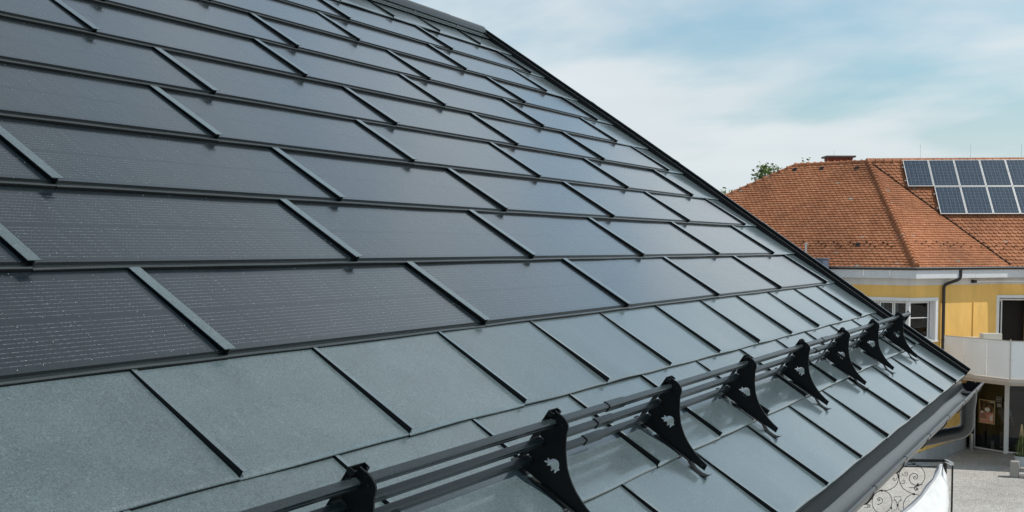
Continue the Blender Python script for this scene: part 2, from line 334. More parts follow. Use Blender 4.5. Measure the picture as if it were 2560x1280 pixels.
# ---------------------------------------------------------------- ground and unseen hill ring
g = MB(); g.add([(-500,-500,0),(600,-500,0),(600,600,0),(-500,600,0)], [(0,1,2,3)])
o = build(g, 'ground', M_PAVE); o['kind'] = 'structure'
g = MB(); ring = []  # added ring outside the view, darkens what the roof metal reflects
hr = random.Random(3)
for i in range(61):
    a = R(78 + i*265/60); rr_ = 150
    h = 13 + 5*math.sin(i*.7) + 3*math.sin(i*1.9) + hr.uniform(-1.5,1.5)
    ring.append([(rr_*math.cos(a)*k, rr_*math.sin(a)*k, z) for k, z in ((.8,0),(.93,h*.75),(1.,h),(1.2,h*.8),(1.4,0))])
vsr = [p for r_ in ring for p in r_]; g.add(vsr, [(i*5+j, i*5+j+1, (i+1)*5+j+1, (i+1)*5+j) for i in range(60) for j in range(4)])
o = build(g, 'unseen_hill_ring', M_UNSEEN_HILL, smooth=True); o['kind'] = 'structure'

# ---------------------------------------------------------------- grey roof house
TH = R(34.576); ct, st_ = math.cos(TH), math.sin(TH)
def S(u, v, n=0): return Vector((u, v*ct - n*st_, EZ + v*st_ + n*ct))
def SM(u, v, n=0):
    m = Matrix(((1,0,0),(0,ct,-st_),(0,st_,ct))).to_4x4(); m.translation = S(u, v, n); return m
near = thing('grey_metal_roof_house', 'house in the foreground with dark grey metal and solar tile roof and half-round gutter', 'house')
G = .42; NR = 13; VTOP = 5.34
VU = [-.093,-.118,-.094,-.065,-.033,-.005,.025,.055,.075,.065,.045,.030,.005,-.01,-.01]
def uv_(v):
    k = max(0., min(v/G, 13.)); i = int(k); f = k-i
    return VU[i]*(1-f) + VU[min(i+1,14)]*f
ULEFT = -10.6
# deck under the tiles (other slope too), walls
d = MB()
d.add([S(ULEFT,0.02,-.05), S(-.12,0.02,-.05), S(-.06,5.5,-.05), S(ULEFT,5.5,-.05)], [(0,1,2,3)])
d.add([S(ULEFT,0.02,-.16), S(-.12,0.02,-.16), S(-.06,5.5,-.16), S(ULEFT,5.5,-.16)], [(3,2,1,0)])
build(d, 'roof_deck', M_DECK, near)
RY, RZ = S(0,5.5).y, S(0,5.5).z
d = MB(); 
d.add([(ULEFT,RY,RZ-.03),(-.06,RY,RZ-.03),(-.10,2*RY,EZ-.03),(ULEFT,2*RY,EZ-.03),(ULEFT,RY,RZ-.16),(-.06,RY,RZ-.16),(-.10,2*RY,EZ-.16),(ULEFT,2*RY,EZ-.16)], [(0,1,2,3),(7,6,5,4),(1,5,6,2),(2,6,7,3)])
build(d, 'rear_roof_slope', M_TILE, near)
d = MB(); x0, x1, y0, y1 = ULEFT, -.55, 1.0, 2*RY-1.0
zz = lambda y: EZ-.17 + min(y, 2*RY-y)*math.tan(TH)
d.add([(x1,y0,0),(x1,y1,0),(x1,y1,zz(y1)),(x1,RY,zz(RY)),(x1,y0,zz(y0)),(x0,y0,0),(x0,y1,0),(x0,y1,zz(y1)),(x0,RY,zz(RY)),(x0,y0,zz(y0))],
      [(0,1,2,3,4),(9,8,7,6,5),(0,4,9,5),(1,6,7,2)])
build(d, 'wall', M_BAND, near)
d = MB(); d.box((ULEFT,.075,EZ-.19),(-.40,1.0,EZ-.17)); build(d, 'soffit', M_TRIM, near)

# --- metal shingles
def metal_mesh(name, w0, w1b, w1t, seed, seam=True, bot=0., h=G):
    """tile from u=w0 to u=w1b (bottom) / w1t (top), height h; thin sheet with a rolled, slightly wavy nose"""
    rn = random.Random(seed); ph = [rn.uniform(0,6.3) for _ in range(4)]; am = rn.uniform(.0008,.0022)
    nu, b_ = 14, MB()
    prof = [(h+.03,-.0135),(h*.75,-.010),(h*.5,-.0066),(h*.25,-.0032),(.03,-.0006),(.008,0),(.002,-.0008),(-.0025,-.003),(-.0045,-.0055),(-.0048,-.0090),(-.0045,-.0125),(.000,-.0138),(.05,-.014)]
    def fn(i, p):
        t = i/(nu-1); v, n = p
        f = max(0, min(1, v/h)); ue = w1b*(1-f)+w1t*f; u = w0 + (ue-w0)*t
        wav = am*(math.sin(5.1*u+ph[0]) + .7*math.sin(11.3*u+ph[1])) * max(0, 1-v/(h*.9))
        if v > .15: wav += .0009*math.sin(6*u+ph[2])*math.sin(8*v+ph[3])
        wv = .0018*math.sin(9*u+ph[2])*(1 if v < .02 else 0)
        return (u, v+wv, n+wav)
    b_.sweep(prof, (nu, fn), closed=False, caps=False)
    b_.mi = [1 if (q_ % (len(prof)-1)) >= 8 else 0 for q_ in range(len(b_.f))]  # nose front near-black: its shade is put into the colour
    return b_.mesh(name, [M_TILE, M_BRKT_SHADE], smooth=50, fix=False)
def seam_mesh(name, h=G, pv=False):
    b_ = MB(); L = h - .004
    if not pv:
        h0, h1, fw, t = .0015, .017, .021, .0016
        # standing web facing the left, flange turned to the right on top
        b_.add([(0,0,-.004),(t,0,-.004),(t,0,h1),(0,0,h1),(0,L,-.012),(t,L,-.012),(t,L,-.010+h0+.003),(0,L,-.010+h0+.003)], [(0,1,2,3),(7,6,5,4),(0,3,7,4),(1,5,6,2),(3,2,6,7),(0,4,5,1)], 1)  # web coloured near-black for the shade on its left side
        b_.add([(0,0,h1),(fw,.001,h1-.002),(fw,.001,h1-.002-t),(t,0,h1-t),(0,L,-.006),(fw,L,-.008),(fw,L,-.0095),(t,L,-.0078)], [(0,1,2,3),(7,6,5,4),(0,4,5,1),(1,5,6,2),(2,6,7,3)])
    else:
        b0, b1 = .021, -.004     # height of strip top at bottom / top end
        hw, t = .021, .0022
        b_.add([(-hw,0,b0-.001),(hw,0,b0-.001),(hw,0,b0-.001-t),(-hw,0,b0-.001-t),(-hw,L,b1),(hw,L,b1),(hw,L,b1-t),(-hw,L,b1-t)], [(0,1,2,3),(7,6,5,4),(0,4,5,1),(1,5,6,2),(2,6,7,3),(3,7,4,0)])
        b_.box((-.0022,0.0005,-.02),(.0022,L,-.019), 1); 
        b_.add([(-.002,.0006,-.028),(.002,.0006,-.028),(.002,.0006,b0-t),(-.002,.0006,b0-t),(-.002,L,-.03),(.002,L,-.03),(.002,L,b1-t),(-.002,L,b1-t)], [(0,1,2,3),(7,6,5,4),(0,3,7,4),(1,5,6,2),(0,4,5,1)], 1)  # web under the strip near-black, shade painted on
    return b_.mesh(name, [M_TILE, M_BRKT_SHADE], fix=True)
def pv_frame(name, w, wt=None, seed=0):
    """carrier sheet with the thick double nose below the glass"""
    b_ = MB(); wt = wt or w; nu = 12; rn = random.Random(seed); ph = rn.uniform(0,6)
    prof = [(G+.03,-.022),(.014,-.001),(.0135,-.006),(.007,-.0065),(.003,-.0035),(-.001,-.002),(-.0050,-.0028),(-.0075,-.0052),(-.0082,-.0080),(-.0088,-.0180),(-.0085,-.0260),(-.003,-.0310),(.06,-.032)]
    def fn(i, p):
        t = i/(nu-1); f = max(0, min(1, p[0]/G)); u = (w*(1-f)+wt*f)*t
        return (u, p[0] + (.0012*math.sin(7*u+ph) if p[0] < .01 else 0), p[1] + (.0007*math.sin(12*u+ph) if p[0] < .01 else 0))
    b_.sweep(prof, (nu, fn), closed=False, caps=False)
    b_.mi = [1 if (q_ % (len(prof)-1)) >= 7 else 0 for q_ in range(len(b_.f))]  # front face below the lip near-black, a painted shadow line
    return b_.mesh(name, [M_NOSE, M_BRKT_SHADE], smooth=50, fix=False)
def pv_glass(name, w):
    b_ = MB(); b_.add([(.004,.012,.004),(w-.004,.012,.004),(w-.004,G+.028,-.0175),(.004,G+.028,-.0175),(.004,.012,0),(w-.004,.012,0),(w-.004,G+.028,-.021),(.004,G+.028,-.021)], [(0,1,2,3),(7,6,5,4),(0,4,5,1),(1,5,6,2),(2,6,7,3),(3,7,4,0)])
    return b_.mesh(name, M_PV, fix=False)
TM = [metal_mesh('metal_tile', .0015, .6995, .6995, s) for s in range(6)]
SM_ = seam_mesh('standing_seam'); SP_ = seam_mesh('cover_strip', pv=True)
PF = [pv_frame('solar_tile', 1.4, seed=s) for s in range(4)]; PG = pv_glass('solar_glass', 1.4)
last = {0:-.674,1:-.349,2:-.701,3:-.360,4:-.698,5:-.333,6:-.672,7:-.315,8:-.655,9:-.294,10:-.626,11:-.263,12:-.604}
tr = random.Random(11)
for k in range(NR):
    v0 = k*G; pv = 3 <= k <= 11; wd = 1.4 if pv else .7
    hh = G if k < 12 else VTOP-12*G
    # closing tile at the verge
    us = last[k]; me = metal_mesh('verge_tile', .0015, uv_(v0)-us+.004, uv_(v0+hh)-us+.004, 50+k, h=hh)
    M0 = SM(us, v0)
    t_ = link('metal_tile', me, near, M0)
    if pv: link('cover_strip', SP_, t_)
    else: link('standing_seam', SM_ if k < 12 else seam_mesh('standing_seam', hh), t_)
    u = us
    while u - wd > ULEFT - .2:
        u -= wd
        jit = Matrix.Translation((0, 0, tr.uniform(-.0008,.0008))) @ Matrix.Rotation(tr.uniform(-.004,.004), 4, 'X') @ Matrix.Rotation(tr.uniform(-.0018,.0018), 4, 'Y')
        M0 = SM(u, v0) @ jit
        if pv:
            t_ = link('solar_tile', PF[tr.randrange(4)], near, M0); link('glass', PG, t_); link('cover_strip', SP_, t_)
        else:
            if k < 12: t_ = link('metal_tile', TM[tr.randrange(6)], near, M0); link('standing_seam', SM_, t_)
            else: t_ = link('metal_tile', metal_mesh('metal_tile', .0015,.6995,.6995, tr.randrange(99), h=hh), near, M0); link('standing_seam', seam_mesh('standing_seam', hh), t_)
# eave drip edge under the first course and drip flashing
d = MB(); XE = -.135
prof = [(.05,-.016),(-.004,-.016),(-.006,-.019),(.05,-.019)]
d.sweep(prof, (2, lambda i, p: S(ULEFT if i == 0 else XE+.03, p[0], p[1])))
build(d, 'drip_edge', M_TRIM, near)
d = MB(); ny = 40
pf = [(.034,-.020),(.012,-.108),(.0095,-.108),(.0315,-.020)]
d.sweep(pf, (ny, lambda i, p: Vector((ULEFT+(XE-ULEFT)*i/(ny-1) - (p[1]+.02)*.0, p[0]+.0012*math.sin(i*1.3), EZ+p[1]))))
build(d, 'eave_flashing', M_PIPE, near)
d = MB(); d.box((ULEFT,.045,EZ-.20),(-.42,.07,EZ-.03)); build(d, 'fascia', M_TRIM, near)
# verge: inner upstand, channel, outer capped board
def vcurve(n=40): return [5.50*i/(n-1) for i in range(n)]
vc_ = vcurve()
def vsweep(b_, prof): b_.sweep(prof, (len(vc_), lambda i, p: S(uv_(vc_[i])+p[0]+.0008*math.sin(vc_[i]*7), vc_[i]-.006, p[1]+.0007*math.sin(vc_[i]*5.3))))
d = MB(); vsweep(d, [(0,-.03),(0,.027),(.0035,.0285),(.0045,.026),(.002,-.03)]); build(d, 'verge_upstand', M_BRKT_SHADE, near)
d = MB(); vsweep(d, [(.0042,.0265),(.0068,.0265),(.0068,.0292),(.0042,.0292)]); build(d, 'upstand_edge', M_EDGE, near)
d = MB(); vsweep(d, [(-.13,-.030),(.004,-.030),(.0045,-.012),(.05,-.012),(.05,-.045),(-.13,-.045)]); build(d, 'verge_channel', M_BRKT_SHADE, near)
d = MB(); vsweep(d, [(.0495,-.03),(.0495,.046),(.0515,.048),(.0515,-.03)]); build(d, 'verge_board', M_BRKT_SHADE, near)
d = MB(); vsweep(d, [(.046,.050),(.046,.0525),(.068,.0525),(.0705,.049),(.0705,-.14),(.0675,-.14),(.0675,.0485),(.048,.0485)]); build(d, 'verge_cap', M_TRIM, near)
d = MB()
for v in (1.02, 2.03, 3.05, 4.06): d.box((uv_(v)+.044, 0, .0528), (uv_(v)+.072, .05, .0545), M=Matrix.Identity(4)); 
vv = []
for i, v in enumerate((1.02, 2.03, 3.05, 4.06)):
    for j in range(8):
        p = d.v[i*8+j]; vv.append(tuple(S(p[0], v+p[1], p[2])))
d.v = vv; build(d, 'verge_cap_joint', M_TRIM, near)
# vent strip and half-round ridge
d = MB()
d.sweep([(5.335,.006),(5.44,.012),(5.44,.008),(5.335,.002)], (2, lambda i, p: S(ULEFT if i == 0 else -.012, p[0], p[1]))); build(d, 'ridge_flashing', M_TILE, near)
d = MB(); d.sweep([(5.352,.012),(5.358,.012),(5.358,.004),(5.352,.004)], (2, lambda i, p: S(ULEFT if i == 0 else -.03, p[0], p[1]))); build(d, 'flashing_fold', M_TRIM, near)
x = .02; seg = 0
while x > ULEFT:
    d = MB(); L = .62 if seg == 0 else 1.5; x2 = x - L; rr_ = .098 + (.003 if seg % 2 else 0)
    arc = [(math.cos(R(a))*rr_*.9, math.sin(R(a))*rr_*.84+.021) for a in range(-5, 186, 10)]; arc += [(c*.97, s_*.97) for c, s_ in reversed(arc)]
    d.sweep(arc, (2, lambda i, p: (x+.02 if i == 0 else x2, RY+.005+p[0], RZ-.045+p[1]))); build(d, 'ridge_cap', M_PIPE, near, smooth=30); x = x2; seg += 1
d = MB()
arc = [(math.cos(R(a))*.086, math.sin(R(a))*.080+.021) for a in range(-5, 186, 10)]
d.sweep(arc, (2, lambda i, p: (.043-.003*i, RY+.005+p[0], RZ-.045+p[1]))); build(d, 'ridge_end', M_TRIM, near)
d = MB()
for i in range(14): d.box((-.55-i*.72, 0, 0), (-.52-i*.72, .02, .012), M=Matrix.Translation((0, RY-.098, RZ-.055)))
build(d, 'ridge_clip', M_TRIM, near)
# gutter: half round trough, bead, end cap, bead clips
GY, GZ, GR = -.052, EZ-.064, .077
d = MB(); XG = -.10
arc = [(GY-math.cos(R(a))*GR, GZ-math.sin(R(a))*GR) for a in range(-4, 182, 9)]
arc2 = [(GY+(y-GY)*.975, GZ+(z-GZ)*.975) for y, z in reversed(arc)]
d.sweep(arc+arc2, (30, lambda i, p: (ULEFT+(XG-ULEFT)*i/29, p[0]+.0008*math.sin(i*2.1), p[1]-.0006*math.sin(i*1.7)))); gut = build(d, 'gutter', M_GUT, near, smooth=30)
d = MB(); d.tube([(ULEFT,GY-GR-.004,GZ+.004),(XG+.004,GY-GR-.004,GZ+.004)], .0095, 12); build(d, 'bead', M_PIPE, gut, smooth=40)
d = MB(); k_ = len(arc); d.add([(XG+.001,y,z) for y, z in arc]+[(XG+.004,y,z) for y, z in arc], [tuple(range(k_)), tuple(reversed(range(k_,2*k_)))]+[(i,(i+1)%k_,(i+1)%k_+k_,i+k_) for i in range(k_)]); build(d, 'end_cap', M_BRKT_SHADE, gut)
ringm = MB(); ringm.tube([(-.011,0,0),(.011,0,0)], .0118, 12)
ringm.tube([(0,.004,-.010),(0,.010,-.045),(0,.035,-.076),(0,.07,-.090),(0,.11,-.085)], .0045, 6)
RM = ringm.mesh('gutter_bracket', M_PIPE, smooth=40)
x = -.2
for x in (-.17,-.62,-1.32,-2.12,-2.92,-3.72,-4.52,-5.32,-6.12,-6.92): link('gutter_bracket', RM, gut, Matrix.Translation((x, GY-GR-.004, GZ+.004)))
# outlet funnel, collar, bend and pipe
OX = -.31
d = MB(); d.tube([(OX, GY+.005, GZ-.050),(OX, GY+.003, GZ-.066)], .054, 24, cap=False); build(d, 'outlet_rim', M_BRKT_SHADE, gut, smooth=40)
d = MB(); d.tube([(OX,GY+.004,GZ-.0755),(OX,GY+.004,GZ-.0745)], .046, 20); build(d, 'outlet_hole', M_BLACK, gut)
dp = MB(); path = [(OX,GY+.004,GZ-.05),(OX,GY+.004,GZ-.12),(OX,GY+.006,GZ-.20),(OX,GY+.006,GZ-.235)]
dp.tube(path, .06, 24, rad=[.066,.062,.053,.0525]); pipe = build(dp, 'downpipe', M_PIPE, near, smooth=40)
d = MB(); d.tube([(OX,GY+.006,GZ-.228),(OX,GY+.006,GZ-.236)], .0565, 24); build(d, 'pipe_collar', M_TRIM, pipe, smooth=40)
pts = [(OX,GY+.006,GZ-.236),(OX,GY+.006,GZ-.29)]
cy_, cz_, rb = GY+.006+.085, GZ-.29, .085
for a in range(10, 76, 8): pts.append((OX, cy_-math.cos(R(a))*rb, cz_-math.sin(R(a))*rb))
e = Vector(pts[-1]); dr = Vector((0, math.sin(R(74)), -math.cos(R(74)))); pts.append(e+dr*.08); d = MB(); d.tube(pts, .0525, 24); build(d, 'pipe_bend', M_PIPE, pipe, smooth=40)
e2 = e+dr*.075; q2 = e2+dr*.95
d = MB(); d.tube([e2, q2, q2+Vector((0,.05,-.05)), q2+Vector((0,.06,-.12)), (OX, q2.y+.06, .2)], .056, 24); build(d, 'pipe_run', M_PIPE, pipe, smooth=40)

# ---------------------------------------------------------------- snow guard
sg = thing('snow_guard', 'dark three-rail snow guard on curved brackets with pig cut-outs along the grey roof', 'snow guard', S(-3.8,.45))
def SL(u, v, n): return S(u, v, n) - Vector(sg.location)
def bracket_mesh():
    # outline (v, n) of the plate, with the pig cut out of it
    outl = [(.600,.212),(.588,.2135),(.574,.2115),(.562,.2075),(.554,.201),(.549,.192),(.5455,.180),(.539,.168),(.531,.155),(.518,.135),(.503,.116),(.487,.098),(.468,.083),(.447,.069),(.424,.0575),(.398,.048),(.372,.0405),(.345,.036),(.318,.0335),
            (.3145,.011),(.378,.008),(.419,.005),(.524,.006),(.600,.004)]
    # notches for the rails on the up-slope edge
    edge = []
    for n0 in (.035,.106,.177): edge += [(.612,n0-.0175),(.596,n0-.0145),(.588,n0),(.594,n0+.0135),(.612,n0+.0145)]
    outl = outl + [(.614,.004)] + edge + [(.614,.212)]
    pig = [(.5575,.0635),(.5555,.0690),(.5490,.0735),(.5535,.0785),(.5500,.0835),(.5440,.0800),(.5380,.0900),(.5300,.0950),(.5200,.0955),(.5130,.0905),(.5080,.0830),(.5055,.0765),(.5020,.0790),(.5025,.0725),(.5060,.0700),
           (.5070,.0650),(.5080,.0570),(.5125,.0565),(.5140,.0625),(.5190,.0640),(.5200,.0565),(.5245,.0550),(.5265,.0610),(.5300,.0655),(.5360,.0660),(.5390,.0600),(.5430,.0610),(.5440,.0670),(.5500,.0640)]
    bm = bmesh.new()
    es = []
    for loop in (outl, pig):
        vs_ = [bm.verts.new((0, a, b_)) for a, b_ in loop]
        es += [bm.edges.new((vs_[i], vs_[(i+1) % len(vs_)])) for i in range(len(vs_))]
    r = bmesh.ops.triangle_fill(bm, use_beauty=True, use_dissolve=False, edges=es)
    fs = [f for f in bm.faces]
    import mathutils
    # drop faces lying inside the pig
    def inside(p, poly):
        c = False; j = len(poly)-1
        for i in range(len(poly)):
            (xi,yi),(xj,yj) = poly[i], poly[j]
            if (yi > p[1]) != (yj > p[1]) and p[0] < (xj-xi)*(p[1]-yi)/(yj-yi)+xi: c = not c
            j = i
        return c
    for f in fs:
        c = f.calc_center_median()
        if inside((c.y, c.z), pig) or not inside((c.y, c.z), outl): bm.faces.remove(f)
    ex = bmesh.ops.extrude_face_region(bm, geom=list(bm.faces))
    bmesh.ops.translate(bm, vec=(.006,0,0), verts=[g_ for g_ in ex['geom'] if isinstance(g_, bmesh.types.BMVert)])
    bmesh.ops.recalc_face_normals(bm, faces=bm.faces)
    me = bpy.data.meshes.new('bracket'); bm.to_mesh(me); bm.free(); me.materials.append(M_BRKT_SHADE); return me
BM_ = bracket_mesh()
st2 = MB()   # strap foot bowed under the plate, and its upturned end
pth = [(.640,.004),(.615,.001),(.600,-.002),(.575,-.010),(.545,-.008),(.522,.001),(.48,.004),(.42,.005),(.385,.006),(.368,-.002),(.345,-.010),(.320,-.010),(.302,-.005),(.293,.001),(.289,.009)]
st2.sweep([(-.016,0),(.022,0),(.022,.004),(-.016,.004)], (len(pth), lambda i, p: (p[0]+.0, pth[i][0], pth[i][1]+p[1]+.0)), closed=True)
M_STRAP = mat('strap_rubber', (.012,.014,.015), .7, 0, .2)
ST = st2.mesh('strap', M_STRAP, smooth=35)
ch = MB()    # post channel behind the rails with hooked lips
ch.box((-.030,.619,.004),(.028,.6215,.213)); ch.box((-.030,.606,.196),(-.0275,.619,.213)); ch.box((.0255,.606,.150),(.028,.619,.213)); ch.box((-.030,.6035,.200),(-.020,.606,.213)); ch.box((.016,.6035,.200),(.028,.606,.213))
CH = ch.mesh('post_channel', M_BRKT_SHADE)
b2 = MB()
b2.tube([(-.003,.333,.022),(.0,.333,.022)], .003, 8); BO = b2.mesh('bolt', M_GUARD)
b2 = MB(); b2.tube([(-.003,.572,.193),(.0,.572,.193)], .003, 8); BO2 = b2.mesh('bolt', M_GUARD)
Mroof = Matrix(((1,0,0),(0,ct,-st_),(0,st_,ct))).to_4x4()
for ub in (-9.62,-8.63,-7.66,-6.69,-5.72,-4.75,-3.77,-2.79,-1.86,-.885):
    M0 = Matrix.Translation(SL(ub,0,0)) @ Mroof
    b_ = link('bracket', BM_, sg, M0); link('strap', ST, b_); link('post_channel', CH, b_); link('bolt', BO, b_); link('bolt', BO2, b_)
# rails: folded hexagonal profile with a groove along the front, joined by sleeves
rp = [(.609,-.009),(.609,.0095),(.606,.0120),(.591,.0120),(.587,.0090),(.587,.0025),(.589,.0015),(.589,-.0005),(.587,-.0015),(.587,-.0085),(.592,-.0120),(.606,-.0120)]
rs = [(.6112,-.0115),(.6112,.012),(.607,.0143),(.5895,.0143),(.5848,.0108),(.5848,.0),(.5848,-.0105),(.591,-.0143),(.607,-.0143)]
for n0, uj in ((.177,(-3.30,-6.30,-9.3)),(.106,(-3.30,-6.30,-9.3)),(.035,(-3.30,-6.30,-9.3))):
    d = MB(); d.sweep([(a, b_+n0) for a, b_ in rp], (24, lambda i, p: SL(-10.7+(10.7-.36)*i/23, p[0]+.0006*math.sin(i), p[1]))); rail = build(d, 'rail', M_GUARD, sg)
    for u_ in uj:
        d = MB(); d.sweep([(a, b_+n0) for a, b_ in rs], (2, lambda i, p: SL(u_+.14*i, *p))); build(d, 'sleeve', M_GUARD, rail)
        d = MB(); d.sweep([((a-.598)*1.03+.598, b_*1.03+n0) for a, b_ in rs], (2, lambda i, p: SL(u_-.004+.004*i, *p))); build(d, 'sleeve_gasket', M_BLACK, rail)
d = MB(); d.sweep([(.583,.005),(.583,.185),(.618,.195),(.618,.002)], (2, lambda i, p: SL(-.375+.004*i, *p))); build(d, 'end_plate', M_BRKT_SHADE, sg)

# ---------------------------------------------------------------- red roof house
K = Vector((30.24,5.009,6.55)); M_ = Vector((33.768,2.375,6.55)); B = Vector((35.099,7.585,10.488)); A = Vector((35.617,10.518,10.488))
dl = Vector((.1736,.9848,0)); dm = Vector((.400,-.9165,0)); dk = (M_-K).normalized(); ZK, ZR = 6.55, 10.488
red = thing('red_roof_house', 'yellow rendered corner house with red clay tile hip roof, balcony and shopfront', 'house', (33,6,0))
RO = Vector(red.location)
def rb(mb, name, mats, parent=None, smooth=False, **k):
    """build in world coordinates below the red house (or one of its parts)"""
    mb.v = [tuple(Vector(p)-RO) for p in mb.v]; return build(mb, name, mats, parent or red, smooth=smooth, **k)
LE = K + dl*13.; HE = Vector((33.583,16.322,7.756)); HEave = K + dl*13.6
E_ = B + dm*9.; ME = M_ + dm*8.
def normal(a, b_, c):
    n = (b_-a).cross(c-a).normalized(); return n if n.z > 0 else -n
NLf, NMd, NRt = normal(K,B,A), normal(K,M_,B), normal(M_,B,B+dm)
# hip going down left of A: follow the plane
hipdir = (HE-A); hipE = A + hipdir*((ZK-ZR)/hipdir.z)
d = MB(); dn = Vector((0,0,-.05))
def slab(poly):
    k = len(poly); d.add([p+dn for p in poly]+[p+dn*2.1 for p in poly], [tuple(range(k)), tuple(reversed(range(k,2*k)))]+[(i,(i+1)%k,(i+1)%k+k,i+k) for i in range(k)])
slab([K, B, A, hipE]); slab([K, M_, B]); slab([M_, ME, E_, B])
back = Vector((5.2,2.5,0))
bk1 = hipE + Vector((9,-1,0)); bk2 = ME + Vector((9.2,4.0,0)); 
slab([A, B, E_, bk2, bk1]); slab([hipE, A, bk1])
roof = rb(d, 'roof', M_CLAY)
# beaver tail tiles
def tile_mesh(wd, g, rd=.45):
    L = g*1.75; ar = []
    for i in range(7):
        a = math.pi*i/6; ar.append((-math.cos(a)*wd*.485, -L+ rd*wd*(1-math.sin(a))))
    top = [(wd*.485,0),(-wd*.485,0)]
    vs_ = [(x, y, .012+.042*(-y/L)) for x, y in ar] + [(x, y, .004) for x, y in top]
    lo = [(x, y, z-.034) for x, y, z in vs_[:7]]
    fs = [tuple(range(9))] + [(i, i+9, i+10, i+1) for i in range(6)]
    return vs_+lo, fs
allt = []   # (distance, matrix, verts, faces)
def in_poly(p, poly):
    c = False; j = len(poly)-1
    for i in range(len(poly)):
        (xi,yi),(xj,yj) = poly[i], poly[j]
        if (yi > p[1]) != (yj > p[1]) and p[0] < (xj-xi)*(p[1]-yi)/(yj-yi)+xi: c = not c
        j = i
    return c
tn = random.Random(5)
SOLAR = [(1.25+i*.945, 1.25+(i+1)*.945, .06+1.37*r_, .06+1.37*(r_+1)) for r_, rng in ((0,range(0,6)),(1,range(1,6))) for i in rng]
def lay(poly3, along, n, wd, g, kind):
    dsl = n.cross(along).normalized(); 
    if dsl.z > 0: dsl = -dsl
    Mp = Matrix((along, -dsl, n)).transposed().to_4x4()
    if Mp.determinant() < 0: Mp = Matrix((along*-1, -dsl, n)).transposed().to_4x4()
    ax = Mp.to_3x3() @ Vector((1,0,0))
    O = poly3[0]; P2 = [((p-O).dot(ax), (p-O).dot(dsl)) for p in poly3]
    cen = (sum(p[0] for p in P2)/len(P2), sum(p[1] for p in P2)/len(P2))
    smin, smax = min(p[0] for p in P2), max(p[0] for p in P2); wmin, wmax = min(p[1] for p in P2), max(p[1] for p in P2)
    vs_, fs = tile_mesh(wd, g, .42 if kind == 'main' else .20); r_ = 0; wy = wmax+.05
    while wy > wmin:
        x = smin - wd + (wd/2 if r_ % 2 else 0)
        while x < smax + wd:
            tip = wy - .06
            if in_poly((x + (cen[0]-x)*.0, max(wmin+.04, wy-g*.7)), P2):
                top = O + ax*x + dsl*(wy - g*1.75) + n*tn.uniform(-.003,.003)
                m = Mp.copy(); m.translation = top; m = m @ Matrix.Rotation(tn.uniform(-.02,.02), 4, 'Z') @ Matrix.Rotation(tn.uniform(-.008,.008), 4, 'X')
                allt.append((kind, m, vs_, fs, top))
            x += wd
        wy -= g; r_ += 1
lay([K, B, A, hipE], dl, NLf, .18, .135, 'left')
lay([K, M_, B], dk, NMd, .15, .13, 'mid')
lay([M_, ME, E_, B], dm, NRt, .168, .155, 'main')
camp = cam.matrix_world.translation
def vis(t):
    c = cam.matrix_world.inverted() @ t[4]; x = c.x/-c.z*cd.lens/36; return abs(x) < .5
cands = sorted([i for i, t in enumerate(allt) if t[0] == 'main' and vis(t) and (t[4]-B).dot(dm) > .3], key=lambda i: (allt[i][4]-camp).length)[:300]
single = set(cands); tmesh = {}
rest = MB()
for i, (kind, m, vs_, fs, top) in enumerate(allt):
    if i in single:
        if kind not in tmesh:
            q = MB(); q.add(vs_, fs); tmesh[kind] = q.mesh('tile', M_CLAY, fix=False)
        link('tile', tmesh[kind], roof, Matrix.Translation(-RO) @ m)
    else: rest.add([m @ Vector(p) for p in vs_], fs)
rest.v = [tuple(Vector(p)-RO) for p in rest.v]
o = link('tile_field', rest.mesh('tile_field', M_CLAY, fix=False), roof); o['kind'] = 'stuff'
# ridge and hip tiles: tapered half-round pieces, each overlapping the next
rt = MB(); LR = .30
for i, (x, r_) in enumerate(((0,.088),(.045,.092),(LR,.066))): pass
st3 = [(0,.112),(.03,.118),(.034,.092),(LR+.03,.064)]
arc = [R(a) for a in range(-20, 201, 20)]; k = len(arc)
rt.v = [(x, math.cos(a)*r_, math.sin(a)*r_) for x, r_ in st3 for a in arc]
rt.f = [(i*k+j, i*k+j+1, (i+1)*k+j+1, (i+1)*k+j) for i in range(3) for j in range(k-1)] + [tuple(range(k))]; rt.mi = [0]*len(rt.f)
RTM = rt.mesh('ridge_tile', M_CLAY, smooth=35)
def ridge_line(a, b_, step=LR-.02, up=.0):
    v = b_-a; n = max(1, int(v.length/step)); dr = v.normalized(); side = dr.cross(Vector((0,0,1))).normalized(); nz = side.cross(dr)
    for i in range(n):
        m = Matrix((dr, -side, nz)).transposed().to_4x4(); m.translation = a + dr*(i*v.length/n) + Vector((0,0,up)) - RO
        link('ridge_tile', RTM, roof, m @ Matrix.Rotation(tn.uniform(-.03,.03), 4, 'Z'))
ridge_line(K+Vector((0,0,.05)), B+Vector((0,0,.02)), .185); ridge_line(A, B, .27); ridge_line(hipE, A, .33); ridge_line(B+dm*9, B, .30)
# valley gutter
d = MB(); vd = (B-M_); sidev = vd.cross(Vector((0,0,1))).normalized()
d.add([M_-sidev*.04+Vector((0,0,.085)), M_+sidev*.04+Vector((0,0,.085)), B+sidev*.04+Vector((0,0,.085)), B-sidev*.04+Vector((0,0,.085)), M_+Vector((0,0,-.04)), B+Vector((0,0,-.04))], [(0,1,2,3),(0,4,1),(2,5,3),(0,3,5,4),(1,4,5,2)])
rb(d, 'valley_gutter', M_BROWN, roof)
